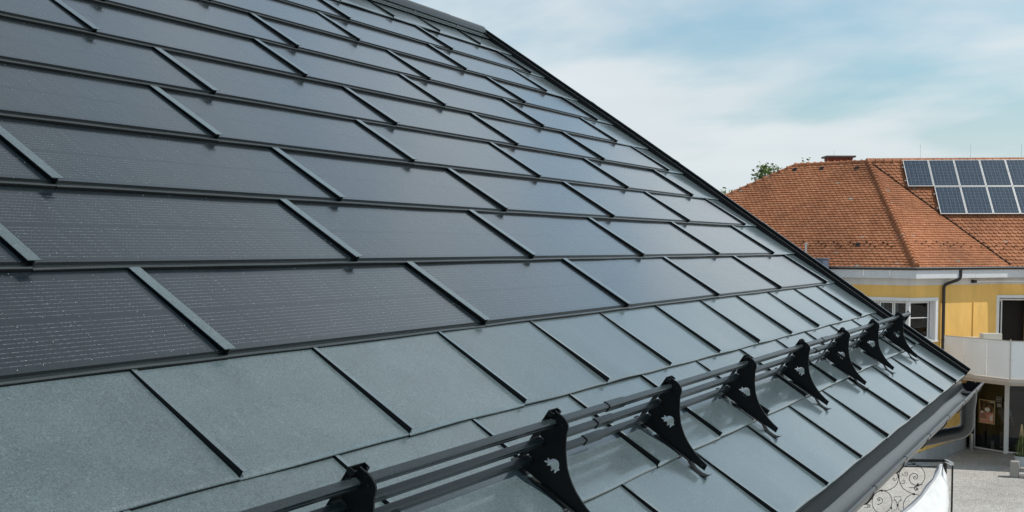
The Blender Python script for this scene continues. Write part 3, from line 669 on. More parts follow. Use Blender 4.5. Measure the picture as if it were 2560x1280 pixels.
# snow stops
sn = MB(); sn.box((-.02,-.012,0),(.02,.012,.065)); sn.box((-.035,-.03,.055),(.035,-.012,.085)); SNM = sn.mesh('snow_hook', M_BROWN)
hooks = [([[31.911,9.205,7.383],[31.693,8.898,7.237],[31.8,8.621,7.375],[31.697,8.481,7.306],[31.591,8.313,7.237],[31.692,8.054,7.368],[31.586,7.891,7.299],[31.479,7.736,7.228],[31.571,7.454,7.355],[31.469,7.305,7.287],[31.459,6.86,7.348],[31.356,6.709,7.28],[31.248,6.537,7.21],[31.347,6.272,7.341],[31.245,6.119,7.274],[31.141,5.948,7.208]], NLf, 1.0),
 ([[31.67,5.279,7.4],[32.005,4.997,7.379],[32.389,4.699,7.372],[32.769,4.396,7.36],[33.12,4.115,7.348],[31.75,5.083,7.313],[32.147,4.788,7.314],[32.518,4.478,7.293],[32.85,4.197,7.272],[33.258,3.914,7.286],[31.854,4.869,7.226],[32.274,4.556,7.227],[32.629,4.272,7.214],[33.018,3.968,7.206],[33.403,3.681,7.206],[33.776,3.389,7.198]], NMd, .8),
 ([[34.088,3.349,7.364],[34.014,3.143,7.185],[34.181,2.92,7.261],[34.203,2.665,7.163],[34.406,2.574,7.342],[34.429,2.316,7.244],[34.464,2.051,7.155]], NRt, .9)]
for pts, n, s_ in hooks:
    for p in pts:
        m = n.to_track_quat('Z','Y').to_matrix().to_4x4() @ Matrix.Scale(s_, 4); m.translation = Vector(p)+n*.02-RO; link('snow_hook', SNM, roof, m)
vt = MB(); vt.add([(-.09,-.10,.02),(.09,-.10,.02),(.07,.10,.02),(-.07,.10,.02),(-.08,-.11,.075),(.08,-.11,.075)], [(0,1,5,4),(4,5,2,3),(0,4,3),(1,2,5)]); VTM = vt.mesh('roof_vent', M_BROWN)
for p in ([35.326,10.451,10.239],[35.134,9.351,10.24],[34.814,7.942,10.176],[31.404,7.169,7.25]):
    m = Matrix((dl*-1, dl.cross(NLf)*-1, NLf)).transposed().to_4x4(); m.translation = Vector(p)+NLf*.01-RO; link('roof_vent', VTM, roof, m)
pv_ = Vector((31.436,9.009,6.96))
d = MB(); d.tube([pv_, pv_+Vector((0,0,.37))], .04, 12); d.tube([pv_+Vector((0,0,.37)), pv_+Vector((0,0,.385))], .085, 14); d.tube([pv_+Vector((0,0,.385)), pv_+Vector((0,0,.42))], .085, 14, rad=[.085,.02]); rb(d, 'vent_pipe', M_ALU, smooth=40)
# chimney
ca, cb = Vector((36.909,9.495,0)), Vector((37.379,8.625,0)); cdir = (cb-ca).normalized(); cper = Vector((-cdir.y, cdir.x, 0)); 
if cper.x < 0: cper = -cper
Mc = Matrix((cdir, cper, Vector((0,0,1)))).transposed().to_4x4(); Mc.translation = Vector((ca.x, ca.y, 10.0)) - RO
d = MB(); d.box((.01,.01,0),(.98,.60,.855)); chim = build(d, 'chimney', M_CAP, red, Mc)
bk = MB(); bk.box((0,0,0),(.205,.02,.062)); BKM = bk.mesh('brick', M_BRICK); bk = MB(); bk.box((0,0,0),(.02,.205,.062)); BKM2 = bk.mesh('brick', M_BRICK)
for r_ in range(11):
    z = .02+r_*.075; off = -.11 if r_ % 2 else 0
    for i in range(5):
        a0 = off+i*.215
        if a0 < -.02: a0 = 0
        link('brick', BKM, chim, Matrix.Translation((min(a0+.0,.785), -.008, z)))
    for i in range(3): link('brick', BKM2, chim, Matrix.Translation((-.008, min(max(0, i*.215+off), .40), z)))
d = MB(); d.box((-.10,-.10,.86),(1.09,.72,.93)); build(d, 'chimney_cap', M_CAP, chim)
for p, h in (((35.524,5.746),.62),((36.217,4.043),.62),((36.799,2.333),.62),((37.013,9.303),.30)):
    z0 = 10.48 if h > .5 else 10.85
    d = MB(); d.tube([(p[0],p[1],z0),(p[0],p[1],z0+h)], .007, 5); rb(d, 'lightning_rod', M_ALU)
# rooftop solar panels (things resting on the roof)
dsl = NRt.cross(dm).normalized(); dsl = dsl if dsl.z < 0 else -dsl
Msp = Matrix((dm, -dsl, NRt)).transposed().to_4x4()
if Msp.determinant() < 0: NRp = NRt; 
def panel(s0, w1, label):
    Mx = Matrix((dm, -dsl, NRt)).transposed().to_4x4(); Mx.translation = B + dm*s0 + dsl*w1 + NRt*.11
    if (dm.cross(-dsl)).dot(NRt) < 0:
        Mx = Matrix((-dm, -dsl, NRt)).transposed().to_4x4(); Mx.translation = B + dm*(s0+.93) + dsl*w1 + NRt*.11
    t = thing('solar_panel', label, 'solar panel', M=Mx, group='solar panels on the red tile roof')
    f = MB(); W_, H_, e = .93, 1.35, .022
    f.box((0,0,0),(W_,e,.035)); f.box((0,H_-e,0),(W_,H_,.035)); f.box((0,e,0),(e,H_-e,.035)); f.box((W_-e,e,0),(W_,H_-e,.035)); build(f, 'frame', M_ALUW, t)
    f = MB(); f.box((e,e,.010),(W_-e,H_-e,.029)); build(f, 'cell_field', M_CELL, t)
    f = MB()
    for y in (.3,1.0): f.box((-.06,y,-.05),(W_+.0,y+.035,-.003))
    build(f, 'mounting_rail', M_ALUW, t)
M_ALUW = mat('bright_aluminium', (.60,.60,.59), .4, .4)
cl = ['first', 'second', 'third', 'fourth', 'fifth']
for i in range(5): panel(1.26+i*.945, 1.40, '%s from the left in the upper row of framed solar panels below the tiled ridge' % cl[i])
for i in range(4): panel(1.26+(i+1)*.945, 2.78, '%s from the left in the lower row of framed solar panels on the tiled roof' % cl[i])
# gutters and fascia round the eave
ov = .42
def off(p, a, b_): return p
inn = {'L': Vector((.9848,-.1736,0)), 'M': Vector((.598,.801,0)), 'R': Vector((.9165,.400,0))}
Kf = K + Vector((.10,.04,0)); Mf = M_ + Vector((.06,.07,0)); LEf = K+dl*13 + inn['L']*.1; MEf = ME + inn['R']*.1
EXT = [LEf, Kf, Mf, MEf]
d = MB(); L3 = [p - Vector((.07,.03,0)) for p in (K+dl*13, K, M_, ME)]
def pl_sweep(mb, pts, prof, outs):
    mb.sweep(prof, (len(pts), lambda i, p: pts[i] + outs[i]*p[0] + Vector((0,0,p[1]))))
outs = [-inn['L'], -(inn['L']+inn['M'])/1.55, -(inn['M']+inn['R'])/1.85, -inn['R']]
gp = [(.002,.0),(.002,-.07),(.015,-.10),(.045,-.10),(.068,-.07),(.075,-.02),(.062,-.02),(.05,-.065),(.02,-.08),(.008,-.0)]
pl_sweep(d, [K+dl*13, K, M_, ME], gp, outs); rb(d, 'gutter', M_BROWN, smooth=30)
d = MB(); d.tube([p+o_*.072+Vector((0,0,-.02)) for p, o_ in zip([K+dl*13,K,M_,ME], outs)], .010, 8); rb(d, 'gutter_bead', M_ALU, smooth=30)
for nm, a, b_, oo, jts in (('L', K+dl*13, K, outs[0:2], (.86,.93)), ('M', K, M_, outs[1:3], (.62,)), ('R', M_, ME, outs[2:4], (.3,))):
    cuts = [0]+list(jts)+[1]
    for i in range(len(cuts)-1):
        t0, t1 = cuts[i]+(.0015 if i else 0), cuts[i+1]
        d = MB(); P0, P1 = a.lerp(b_, t0), a.lerp(b_, t1); O0, O1 = oo[0].lerp(oo[1], t0), oo[0].lerp(oo[1], t1)
        d.sweep([(.0,-.085),(.0,-.385),(-.03,-.385),(-.03,-.085)], (2, lambda j, p: (P0 if j == 0 else P1) + (O0 if j == 0 else O1)*p[0] + Vector((0,0,p[1])))); rb(d, 'fascia', M_FASC)
# soffit
Kp = Vector((30.506,5.234,0)); Wb = Vector((33.794,2.780,0)); dw = (Wb-Kp).normalized(); NWo = Vector((dw.y,-dw.x,0)); 
if NWo.x > 0: NWo = -NWo
LW = Kp + dl*10; RW = Wb + dm*9
d = MB(); zf = 6.17
q = [K+dl*13, K, M_, ME, ME+Vector((1.5,.9,0)), Vector((Wb.x+.3,Wb.y+.3,0))+dm*0, Kp+Vector((.4,.1,0)), LW+Vector((.4,3,0))]
q = [Vector((p.x, p.y, zf)) for p in q]
d.add(q+[p+Vector((0,0,.02)) for p in q], [(0,1,6,7),(1,2,5,6),(2,3,4,5),(15,14,9,8),(14,13,10,9),(13,12,11,10)]); rb(d, 'soffit', M_BAND)
# walls with openings. wall_panel(P0, dir, out, rects solid)
def wall_boxes(mb, P, dr, outn, rects, th=.3):
    for s0, s1, z0, z1 in rects:
        mb.box((s0, 0, z0), (s1, th, z1), M=wm(P, dr, outn))
def wm(P, dr, outn):
    m = Matrix((dr, -outn, Vector((0,0,1)))).transposed().to_4x4(); m.translation = P; return m
d = MB()
NLo = Vector((-.9848,.1736,0)); NRo = Vector((-.9165,-.400,0))
LWAL = 4.10
wall_boxes(d, Kp, dw, NWo, [(0,1.22,5.49,5.92),(1.22,LWAL,3.2,5.92),(0,1.22,3.2,4.02)])
wall_boxes(d, Kp, dl, NLo, [(0,1.62,5.50,5.92),(1.62,10,3.2,5.92),(0,1.62,3.2,4.02)])
wall_boxes(d, Wb, dm, NRo, [(0,1.03,5.53,5.92),(1.03,9,3.2,5.92),(-.03,0.0,3.2,5.92)])
rb(d, 'wall', M_YEL)
d = MB()
wall_boxes(d, Kp, dw, NWo, [(-.01,LWAL,5.921,6.18)]); wall_boxes(d, Kp, dl, NLo, [(.0,10,5.921,6.18)]); wall_boxes(d, Wb, dm, NRo, [(0,9,5.921,6.18)])
rb(d, 'wall_band', M_BAND)
# corner window: surround, frames, sashes, panes, curtains
def surround(P, dr, on, s0, s1, z0, z1, wdt, left=True, right=True, bot=True, nm='window_surround'):
    d = MB(); M0 = wm(P, dr, on); t0 = -.035
    d.box((s0, t0, z1-wdt),(s1, .02, z1), M=M0)
    if left: d.box((s0, t0, z0),(s0+wdt, .02, z1-wdt), M=M0)
    if right: d.box((s1-wdt, t0, z0),(s1, .02, z1-wdt), M=M0)
    if bot: d.box((s0, t0-.03, z0-.05),(s1, .02, z0), M=M0)
    return rb(d, nm, M_WHT)
def window(P, dr, on, s0, s1, z0, z1, sashes, dep=.16, bars=(), fw=.045, open_from=None):
    M0 = wm(P, dr, on); d = MB()
    for a in ((s0,dep,z0,s1,dep+.06,z0+fw),(s0,dep,z1-fw,s1,dep+.06,z1),(s0,dep,z0+fw,s0+fw,dep+.06,z1-fw),(s1-fw,dep,z0+fw,s1,dep+.06,z1-fw)): d.box(a[:3], a[3:], M=M0)
    f = rb(d, 'window', M_WHT)
    for a0, a1 in sashes:
        d = MB(); e = .04; y0, y1 = dep-.012, dep+.045; zb, zt = z0+fw-.005, z1-fw+.005
        d.box((a0,y0,zb),(a1,y1,zb+e), M=M0); d.box((a0,y0,zt-e),(a1,y1,zt), M=M0); d.box((a0,y0,zb+e),(a0+e,y1,zt-e), M=M0); d.box((a1-e,y0,zb+e),(a1,y1,zt-e), M=M0)
        for zb_ in bars: d.box((a0+e,y0+.005,zb_-.015),(a1-e,y1-.005,zb_+.015), M=M0)
        rb(d, 'sash', M_WHT, f)
        if open_from is not None and a0 >= open_from: continue
        d = MB(); d.box((a0+e,dep+.015,zb+e),(a1-e,dep+.021,zt-e), M=M0); rb(d, 'pane', M_GLASS, f)
    d = MB(); d.box((s0, 0.0, z0-.02),(s1,.17,z0-.001), M=M0); d.box((s0,.0,z1+.001),(s1,.17,z1+.02), M=M0); rb(d, 'reveal', M_WHT, f)
    return f
surround(Kp, dw, NWo, -.03, 1.25, 4.02, 5.50, .115, left=False)
surround(Kp, dl, NLo, -.03, 1.70, 4.02, 5.505, .11, left=False)
w1_ = window(Kp, dw, NWo, .03, 1.12, 4.06, 5.385, [(.07,1.0)], bars=(4.80,))
w2_ = window(Kp, dl, NLo, .06, 1.58, 4.06, 5.385, [(.16,.60),(.62,1.10),(1.12,1.55)])
d = MB(); d.box((-.02,.03,4.04),(.06,.16,5.385), M=wm(Kp, dw, NWo)); d.box((1.12,.0,4.04),(1.135,.3,5.385), M=wm(Kp, dw, NWo)); rb(d, 'corner_post', M_WHT)
d = MB(); d.box((.48,.26,4.1),(.75,.28,5.35), M=wm(Kp, dw, NWo)); d.box((.50,.26,4.1),(.60,.28,5.35), M=wm(Kp, dl, NLo)); d.box((.98,.26,4.1),(1.08,.28,5.35), M=wm(Kp, dl, NLo)); rb(d, 'curtain', M_CURT)
# balcony door
surround(Wb, dm, NRo, -.05, 1.12, 3.2, 5.53, .10, bot=False, nm='door_surround')
w3_ = window(Wb, dm, NRo, .04, 1.03, 3.2, 5.38, [(.05,.19)], dep=.10, fw=.035, open_from=.18)
# dark rooms behind
d = MB(); 
rm = [Kp+dw*.0+Vector((.5,.35,0)), Wb+Vector((.35,.4,0)), Wb+dm*4+Vector((.4,.3,0)), Wb+dm*4+Vector((5,3,0)), LW+Vector((6,0,0)), LW+Vector((.45,0,0))]
def prism(mb, poly, z0, z1):
    k = len(poly); mb.add([(p.x,p.y,z0) for p in poly]+[(p.x,p.y,z1) for p in poly], [tuple(range(k)), tuple(range(k,2*k))]+[(i,(i+1)%k,(i+1)%k+k,i+k) for i in range(k)])
prism(d, rm, 3.25, 5.9); rb(d, 'room', M_DARK)
# downpipe with swan neck
gpt = Vector((31.76,3.81,6.47)); 
P1 = Kp + dw*1.44 + NWo*.09
d = MB(); path = [K+dk*2.0-inn['M']*.02+Vector((0,0,-.08)), K+dk*2.0-inn['M']*.02+Vector((0,0,-.33)), K+dk*1.97+inn['M']*.0+Vector((0,0,-.41)), K+dk*1.9+inn['M']*.02+Vector((0,0,-.455)), P1+dw*.2+Vector((0,0,5.98)), P1+dw*.05+Vector((0,0,5.92)), Vector((P1.x,P1.y,5.84)), Vector((P1.x,P1.y,.3)), Vector((P1.x-.05,P1.y-.06,.12))]
d.tube(path, .055, 12); dpp = rb(d, 'downpipe', M_BROWN, smooth=40)
for z in (5.3, 4.0, 2.6):
    d = MB(); d.tube([(P1.x,P1.y,z),(P1.x,P1.y,z+.05)], .064, 12); rb(d, 'pipe_clamp', M_BROWN, dpp, smooth=40)
d = MB(); d.tube([P1+dw*1.47-NWo*.075+Vector((0,0,5.3)), P1+dw*1.47-NWo*.075+Vector((0,0,3.3))], .02, 8); rb(d, 'cable_conduit', M_YEL)
# awning tube under the eave
a0 = Kp + dw*2.86 + NWo*.10; a1 = Kp + dw*3.1 + NWo*.28
d = MB(); d.box((-.06,-.05,-.05),(.06,.12,.05), M=wm(a0+Vector((0,0,6.03)), dw, NWo)); aw = rb(d, 'awning_rail', M_BROWN)
d = MB(); d.tube([a0+Vector((0,0,6.03)), Wb+NRo*.10+dm*.02+Vector((0,0,6.03)), Wb+NRo*.10+dm*6+Vector((0,0,6.02))], .032, 10); rb(d, 'rail_tube', M_WHT, aw, smooth=40)
# balcony: slab, boards, top rail
b0, b1, b2 = Vector((31.60,4.30,0)), Vector((30.14,2.04,0)), Vector((31.2,-.30,0)) 
b2 = b1 + Vector((.225,-.974,0))*3.2
wallpts = [Wb+dm*5+Vector((.3,0,0)), Wb+Vector((.2,0,0)), Kp+dw*1.6]
d = MB(); prism(d, [b0, b1, b2]+wallpts, 2.82, 2.945); bal = rb(d, 'balcony', M_BEIGE)
def inset(p, q_, dd): return p
cen = Vector((32.6,2.6,0))
d = MB(); prism(d, [b0.lerp(cen,.10), b1.lerp(cen,.10), b2.lerp(cen,.10)]+wallpts, 2.70, 2.819); rb(d, 'slab_edge', M_BEIGE, bal)
def board(a, b_, z0=2.96, z1=4.17, nm='balcony_panel'):
    dr = (b_-a).normalized(); on = Vector((dr.y,-dr.x,0)); 
    if on.x > 0: on = -on
    L = (b_-a).length; d = MB(); M0 = wm(a, dr, on)
    d.box((.006,0,z0),(L-.006,.012,z1), M=M0); o = rb(d, nm, M_PANEL, bal)
    d = MB()
    for s_ in (.07, L-.07):
        for z in (z0+.08,(z0+z1)/2,z1-.08): d.box((s_-.011,-.004,z-.011),(s_+.011,.0,z+.011), M=M0)
    rb(d, 'screw', M_STEEL, bal)
fr_ = [0,.33,.665,1.]
for i in range(3): board(b0.lerp(b1, fr_[i]), b0.lerp(b1, fr_[i+1]))
for i in range(4): board(b1.lerp(b2, i/4), b1.lerp(b2, (i+1)/4))
for a, b_ in ((b0,b1),(b1,b2)):
    dr = (b_-a).normalized(); on = Vector((dr.y,-dr.x,0)); on = on if on.x < 0 else -on
    d = MB(); d.box((-.01,-.02,4.17),((b_-a).length+.01,.06,4.195), M=wm(a, dr, on)); rb(d, 'handrail', M_STEEL, bal)
d = MB(); d.box((-.02,-.02,2.95),(.02,.02,4.24), M=Matrix.Translation(b1)); rb(d, 'corner_post', M_STEEL, bal)
# ground floor: yellow wall with plinth, shopfront
G0, G1 = Vector((29.4,4.74,0)), Vector((33.55,3.73,0)); dg = (G1-G0).normalized(); NG = Vector((dg.y,-dg.x,0)); NG = NG if NG.y < 0 else -NG
d = MB(); wall_boxes(d, G0, dg, NG, [(0,(G1-G0).length,.42,2.69)]); wall_boxes(d, G0, dl, NLo, [(0,10,.42,3.19)]); rb(d, 'lower_wall', M_YEL)
d = MB(); wall_boxes(d, G0, dg, NG, [(-.02,(G1-G0).length,0,.419)], .3); wall_boxes(d, G0, dl, NLo, [(0,10,0,.419)], .3)
d.v = [tuple(Vector(p)+NG*.03) for p in d.v]; rb(d, 'plinth', M_PLIN)
d = MB(); prism(d, [G0, G1, Wb+Vector((.3,.3,0)), Kp+Vector((.3,.3,0)), LW], 2.70, 3.19); rb(d, 'floor_band', M_YEL)
S0, S1, S2 = Vector((33.74,3.47,0)), Vector((33.16,2.42,0)), Vector((33.10,-1.2,0))
def shop(a, b_, z0, z1, mull):
    dr = (b_-a).normalized(); on = Vector((dr.y,-dr.x,0)); on = on if on.x < 0 else -on; L = (b_-a).length; M0 = wm(a, dr, on)
    d = MB(); e = .05; d.box((0,0,z0),(L,.07,z0+.05), M=M0); d.box((0,0,z1-.04),(L,.07,z1), M=M0); d.box((0,0,z0+.05),(e*.4,.07,z1-.04), M=M0)
    for s_ in mull: d.box((s_,0,z0+.05),(s_+.035,.07,z1-.04), M=M0)
    f = rb(d, 'shop_window', M_WHT)
    d = MB(); d.box((e*.4,.03,z0+.05),(L-.01,.038,z1-.04), M=M0); rb(d, 'pane', M_GLASS, f); return M0
MS = shop(S0, S1, 0.02, 2.68, []); shop(S1+Vector((0,-.12,0)), S2, 0.02, 2.68, [.72,1.9])
d = MB(); d.box((S1.x-.04,S1.y-.13,0),(S1.x+.06,S1.y+.01,2.69)); rb(d, 'shop_post', M_WHT)
d = MB(); prism(d, [S0+Vector((.05,.3,0)), Vector((37.5,4.2,0)), Vector((37.5,-1.4,0)), S2+Vector((.05,0,0))], 0.004, .01); rb(d, 'shop_floor', M_ROOM)
d = MB(); d.box((37.5,-1.4,0),(37.6,4.2,2.7)); d.box((33.7,4.0,0),(37.5,4.1,2.7)); d.box((33.2,-1.5,0),(37.5,-1.4,2.7)); rb(d, 'shop_back_wall', M_ROOM)
d = MB(); d.box((33.2,-1.5,2.69),(37.6,4.1,2.71)); rb(d, 'shop_ceiling', M_ROOM)
d = MB(); d.box((33.9,2.9,.01),(35.6,3.3,1.0)); d.box((35.2,1.6,.01),(35.7,3.3,1.9)); d.box((34.6,-.8,.01),(35.2,1.0,1.1)); rb(d, 'shop_counter', M_ROOM)

# ---------------------------------------------------------------- things about the far house
# framed poster hanging inside the pane
pm = wm(S0+Vector((0,0,0)), (S1-S0).normalized(), Vector(((S1-S0).normalized().y, -(S1-S0).normalized().x, 0)))
drs = (S1-S0).normalized(); ons = Vector((drs.y,-drs.x,0)); ons = ons if ons.x < 0 else -ons
Mp0 = wm(S0+drs*.20-ons*.0+ons*.02, drs, ons); Mp0.translation = S0+drs*.20+ons*.025+Vector((0,0,.965))
po = thing('framed_poster', 'framed advertising poster in the shop window with food photo above a salmon text panel', 'poster', M=Mp0)
M_GOLD = mat('gold_frame', (.50,.42,.22), .45, .3); M_SALM = mat('salmon_print', (.62,.30,.22), .7); M_INK = mat('dark_ink', (.03,.02,.02), .7); M_PRW = mat('white_print', (.7,.68,.64), .7)
M_FOOD = mat('food_photo', (.05,.03,.02), .6); nt = M_FOOD.node_tree; b = nt.nodes['Principled BSDF']
n1 = noise(nt, 6.5, 3, .6); r1 = ramp(nt, n1.outputs[0], [(.40,(.012,.008,.006)),(.52,(.10,.05,.02)),(.60,(.32,.17,.07)),(.68,(.5,.44,.36))]); nt.links.new(r1.outputs[0], b.inputs['Base Color'])
PW, PH = .63, .84
d = MB()
for a in ((0,0,0,PW,.02,.02),(0,0,PH-.02,PW,.02,PH),(0,0,.02,.02,.02,PH-.02),(PW-.02,0,.02,PW,.02,PH-.02)): d.box(a[:3], a[3:])
build(d, 'frame', M_GOLD, po)
d = MB(); d.box((.02,.006,.02),(PW-.02,.012,PH*.46)); build(d, 'text_panel', M_SALM, po)
d = MB(); d.box((.02,.006,PH*.46),(PW-.02,.012,PH-.02)); build(d, 'food_photo', M_FOOD, po)
d = MB(); d.box((.02,.003,.03),(.035,.006,.40)); d.box((PW-.045,.003,.03),(PW-.03,.006,.38)); build(d, 'side_stripe', M_INK, po)
def text(s, size, x, z, mt, parent, y=.002, nm='lettering'):
    cu = bpy.data.curves.new(nm, 'FONT'); cu.body = s; cu.size = size; cu.extrude = .001
    o = bpy.data.objects.new('tmp', cu); col.objects.link(o); dg_ = bpy.context.evaluated_depsgraph_get(); me = bpy.data.meshes.new_from_object(o.evaluated_get(dg_)); bpy.data.objects.remove(o)
    me.materials.clear(); me.materials.append(mt); M0 = Matrix.Translation((x,y,z)) @ Matrix.Rotation(math.pi/2, 4, 'X'); return link(nm, me, parent, M0)
text('DREH DAS', .072, .055, .315, M_INK, po); text('LEBEN', .072, .055, .255, M_INK, po); text('LAUTER!', .072, .055, .195, M_INK, po)
d = MB(); d.box((.06,.003,.165),(.30,.006,.175)); build(d, 'text_line', M_INK, po); d = MB(); d.box((.06,.003,.135),(.25,.006,.147)); build(d, 'text_line', M_PRW, po)
def disc(mb, cx, cz, rx, rz, y=.002, n=14): mb.add([(cx+rx*math.cos(2*math.pi*i/n), y, cz+rz*math.sin(2*math.pi*i/n)) for i in range(n)], [tuple(range(n))])
d = MB(); disc(d, .50,.17,.06,.055); disc(d, .47,.25,.03,.05,.003); disc(d, .53,.29,.025,.05,.0035); build(d, 'garlic_print', M_PRW, po)
d = MB(); disc(d, .33,.50,.11,.075,.004); disc(d, .12,.40,.05,.05,.0045); d.box((.43,.003,.755),(.58,.005,.80)); build(d, 'bright_print', M_PRW, po)
text('CLUB', .042, .45, .762, M_INK, po, .001)
# notices taped to the pane right of the poster
M_PAP = mat('paper', (.24,.23,.21), .8)
for i, (a, z, w_, h_, lb) in enumerate(((.86,1.78,.22,.19,'pale notice with small pictures stuck on the shop pane above the other notice'),(.90,1.60,.18,.13,'small plain notice stuck on the shop pane below the picture notice'),)):
    Mn = wm(S0, drs, ons); Mn.translation = S0+drs*a+ons*.015+Vector((0,0,z)); t = thing('notice', lb, 'notice', M=Mn)
    d = MB(); d.box((0,0,0),(w_,.004,h_)); build(d, 'sheet', M_PAP, t)
    if i == 0:
        d = MB()
        for q_ in range(6): d.box((.02+(q_%3)*.066,-.002,.02+(q_//3)*.09),(.065+(q_%3)*.066,0,.08+(q_//3)*.09))
        build(d, 'picture', M_INK, t)
# person behind the pane (skin modifier body)
M_SKIN = mat('skin', (.42,.26,.19), .6); M_SHIRT = mat('white_shirt', (.55,.55,.55), .8); M_SHORT = mat('dark_shorts', (.03,.03,.035), .8); M_SHOE = mat('white_sneaker', (.55,.54,.52), .6)
pp = S0 + drs*.70 - ons*.75
per = thing('person', 'person in white top, dark shorts and white sneakers standing behind the shop pane', 'person', (pp.x, pp.y, .01))
ang = math.atan2(drs.y, drs.x)
def skin(verts, edges, rad, name, mt, parent, sub=2):
    me = bpy.data.meshes.new(name); me.from_pydata(verts, edges, []); o = bpy.data.objects.new(name, me); col.objects.link(o)
    md = o.modifiers.new('s', 'SKIN'); sv = me.skin_vertices[0].data
    for i, r_ in enumerate(rad): sv[i].radius = r_ if isinstance(r_, tuple) else (r_, r_)
    sv[0].use_root = True
    m2 = o.modifiers.new('ss', 'SUBSURF'); m2.levels = sub; m2.render_levels = sub
    dg_ = bpy.context.evaluated_depsgraph_get(); me2 = bpy.data.meshes.new_from_object(o.evaluated_get(dg_)); bpy.data.objects.remove(o)
    me2.materials.clear(); me2.materials.append(mt)
    for p in me2.polygons: p.use_smooth = True
    return link(name, me2, parent, Matrix.Rotation(ang, 4, 'Z'))
vb = [(0,0,.94),(0,0,1.12),(0,0,1.32),(0,0,1.46),(0,0,1.54),(0,.01,1.64),(0,.01,1.74),(.09,0,.88),(.10,.02,.50),(.105,-.01,.10),(.11,.07,.04),(-.09,0,.88),(-.10,-.02,.50),(-.105,-.03,.10),(-.11,.06,.04),
      (.18,0,1.40),(.25,.02,1.14),(.27,.12,.92),(.275,.16,.84),(-.18,0,1.40),(-.26,.02,1.14),(-.22,.20,1.02),(-.20,.27,.99)]
eb = [(0,1),(1,2),(2,3),(3,4),(4,5),(5,6),(0,7),(7,8),(8,9),(9,10),(0,11),(11,12),(12,13),(13,14),(2,15),(15,16),(16,17),(17,18),(2,19),(19,20),(20,21),(21,22)]
rb_ = [(.14,.10),(.12,.09),(.15,.10),(.08,.07),(.05,.05),(.075,.09),(.07,.085),(.085,.085),(.058,.058),(.036,.036),(.04,.03),(.085,.085),(.058,.058),(.036,.036),(.04,.03),.05,.04,.03,.025,.05,.04,.03,.025]
skin(vb, eb, rb_, 'body', M_SKIN, per)
skin([(0,0,.96),(0,0,1.12),(0,0,1.34),(0,0,1.45),(.19,0,1.39),(.235,.01,1.22),(-.19,0,1.39),(-.24,.01,1.22)], [(0,1),(1,2),(2,3),(2,4),(4,5),(2,6),(6,7)], [(.17,.12),(.145,.115),(.17,.12),(.085,.08),.07,.06,.07,.06], 'shirt', M_SHIRT, per)
skin([(0,0,.95),(.095,0,.86),(.105,.02,.58),(-.095,0,.86),(-.105,-.02,.58)], [(0,1),(1,2),(0,3),(3,4)], [(.16,.12),.105,.085,.105,.085], 'shorts', M_SHORT, per)
for sx_, yy in ((.11,.0),(-.11,-.02)): skin([(sx_,yy-.05,.045),(sx_,yy+.06,.04),(sx_,yy+.15,.03)], [(0,1),(1,2)], [(.05,.045),(.05,.04),(.04,.028)], 'sneaker', M_SHOE, per)
skin([(0,-.02,1.70),(0,-.04,1.78),(0,.03,1.80)], [(0,1),(1,2)], [(.09,.10),(.085,.09),(.07,.06)], 'hair', M_DARK, per)
# white cylinder bin inside, steel ashtray bin outside
q_ = S0+drs*.52-ons*.35; d = MB(); d.tube([(0,0,0),(0,0,.30)], .055, 20, rad=[.05,.056]); o = build(d, 'waste_bin', M_CREAM, M=Matrix.Translation((q_.x,q_.y,.012)), smooth=40); tag(o, 'small white round bin standing inside the shop behind the pane', 'bin')
t = thing('steel_bin', 'slim brushed steel bin standing by the left edge of the shopfront', 'bin', (33.30,3.50,0))
d = MB(); d.tube([(0,0,0),(0,0,.02)], .078, 20); d.tube([(0,0,.02),(0,0,.58)], .072, 24); build(d, 'body', M_STEEL, t, smooth=40)
d = MB(); d.tube([(0,0,.581),(0,0,.60)], .076, 24); build(d, 'lid', M_STEEL, t, smooth=40)
# air conditioning units on the balcony
def acu(loc, sz, rot, lb):
    t = thing('air_conditioner', lb, 'air conditioner', M=Matrix.Translation(loc) @ Matrix.Rotation(rot, 4, 'Z')); w_, dd, h_ = sz
    d = MB(); d.box((0,0,0),(w_,dd,h_)); build(d, 'casing', M_CREAM, t)
    d = MB(); 
    for i in range(9): d.box((w_*.42+i*w_*.055,-.012,h_*.12),(w_*.42+i*w_*.055+.012,-.001,h_*.85))
    build(d, 'fan_grille', M_STEEL, t); d = MB(); d.box((w_*.08,-.008,h_*.2),(w_*.26,-.001,h_*.8)); build(d, 'service_cover', M_BLACK, t)
    d = MB(); d.box((0,0,-.10),(.05,dd,0)); d.box((w_-.05,0,-.10),(w_,dd,0)); build(d, 'foot', M_BLACK, t)
acu((31.10,2.95,3.046), (.62,.34,1.28), math.atan2(-.55,.30), 'boxy cream air conditioner with dark vent, right-hand one behind the balcony panels')
acu((31.32,3.62,3.046), (.52,.34,1.12), math.atan2(-.55,.15), 'low plain cream air conditioner, left-hand one behind the balcony panels')
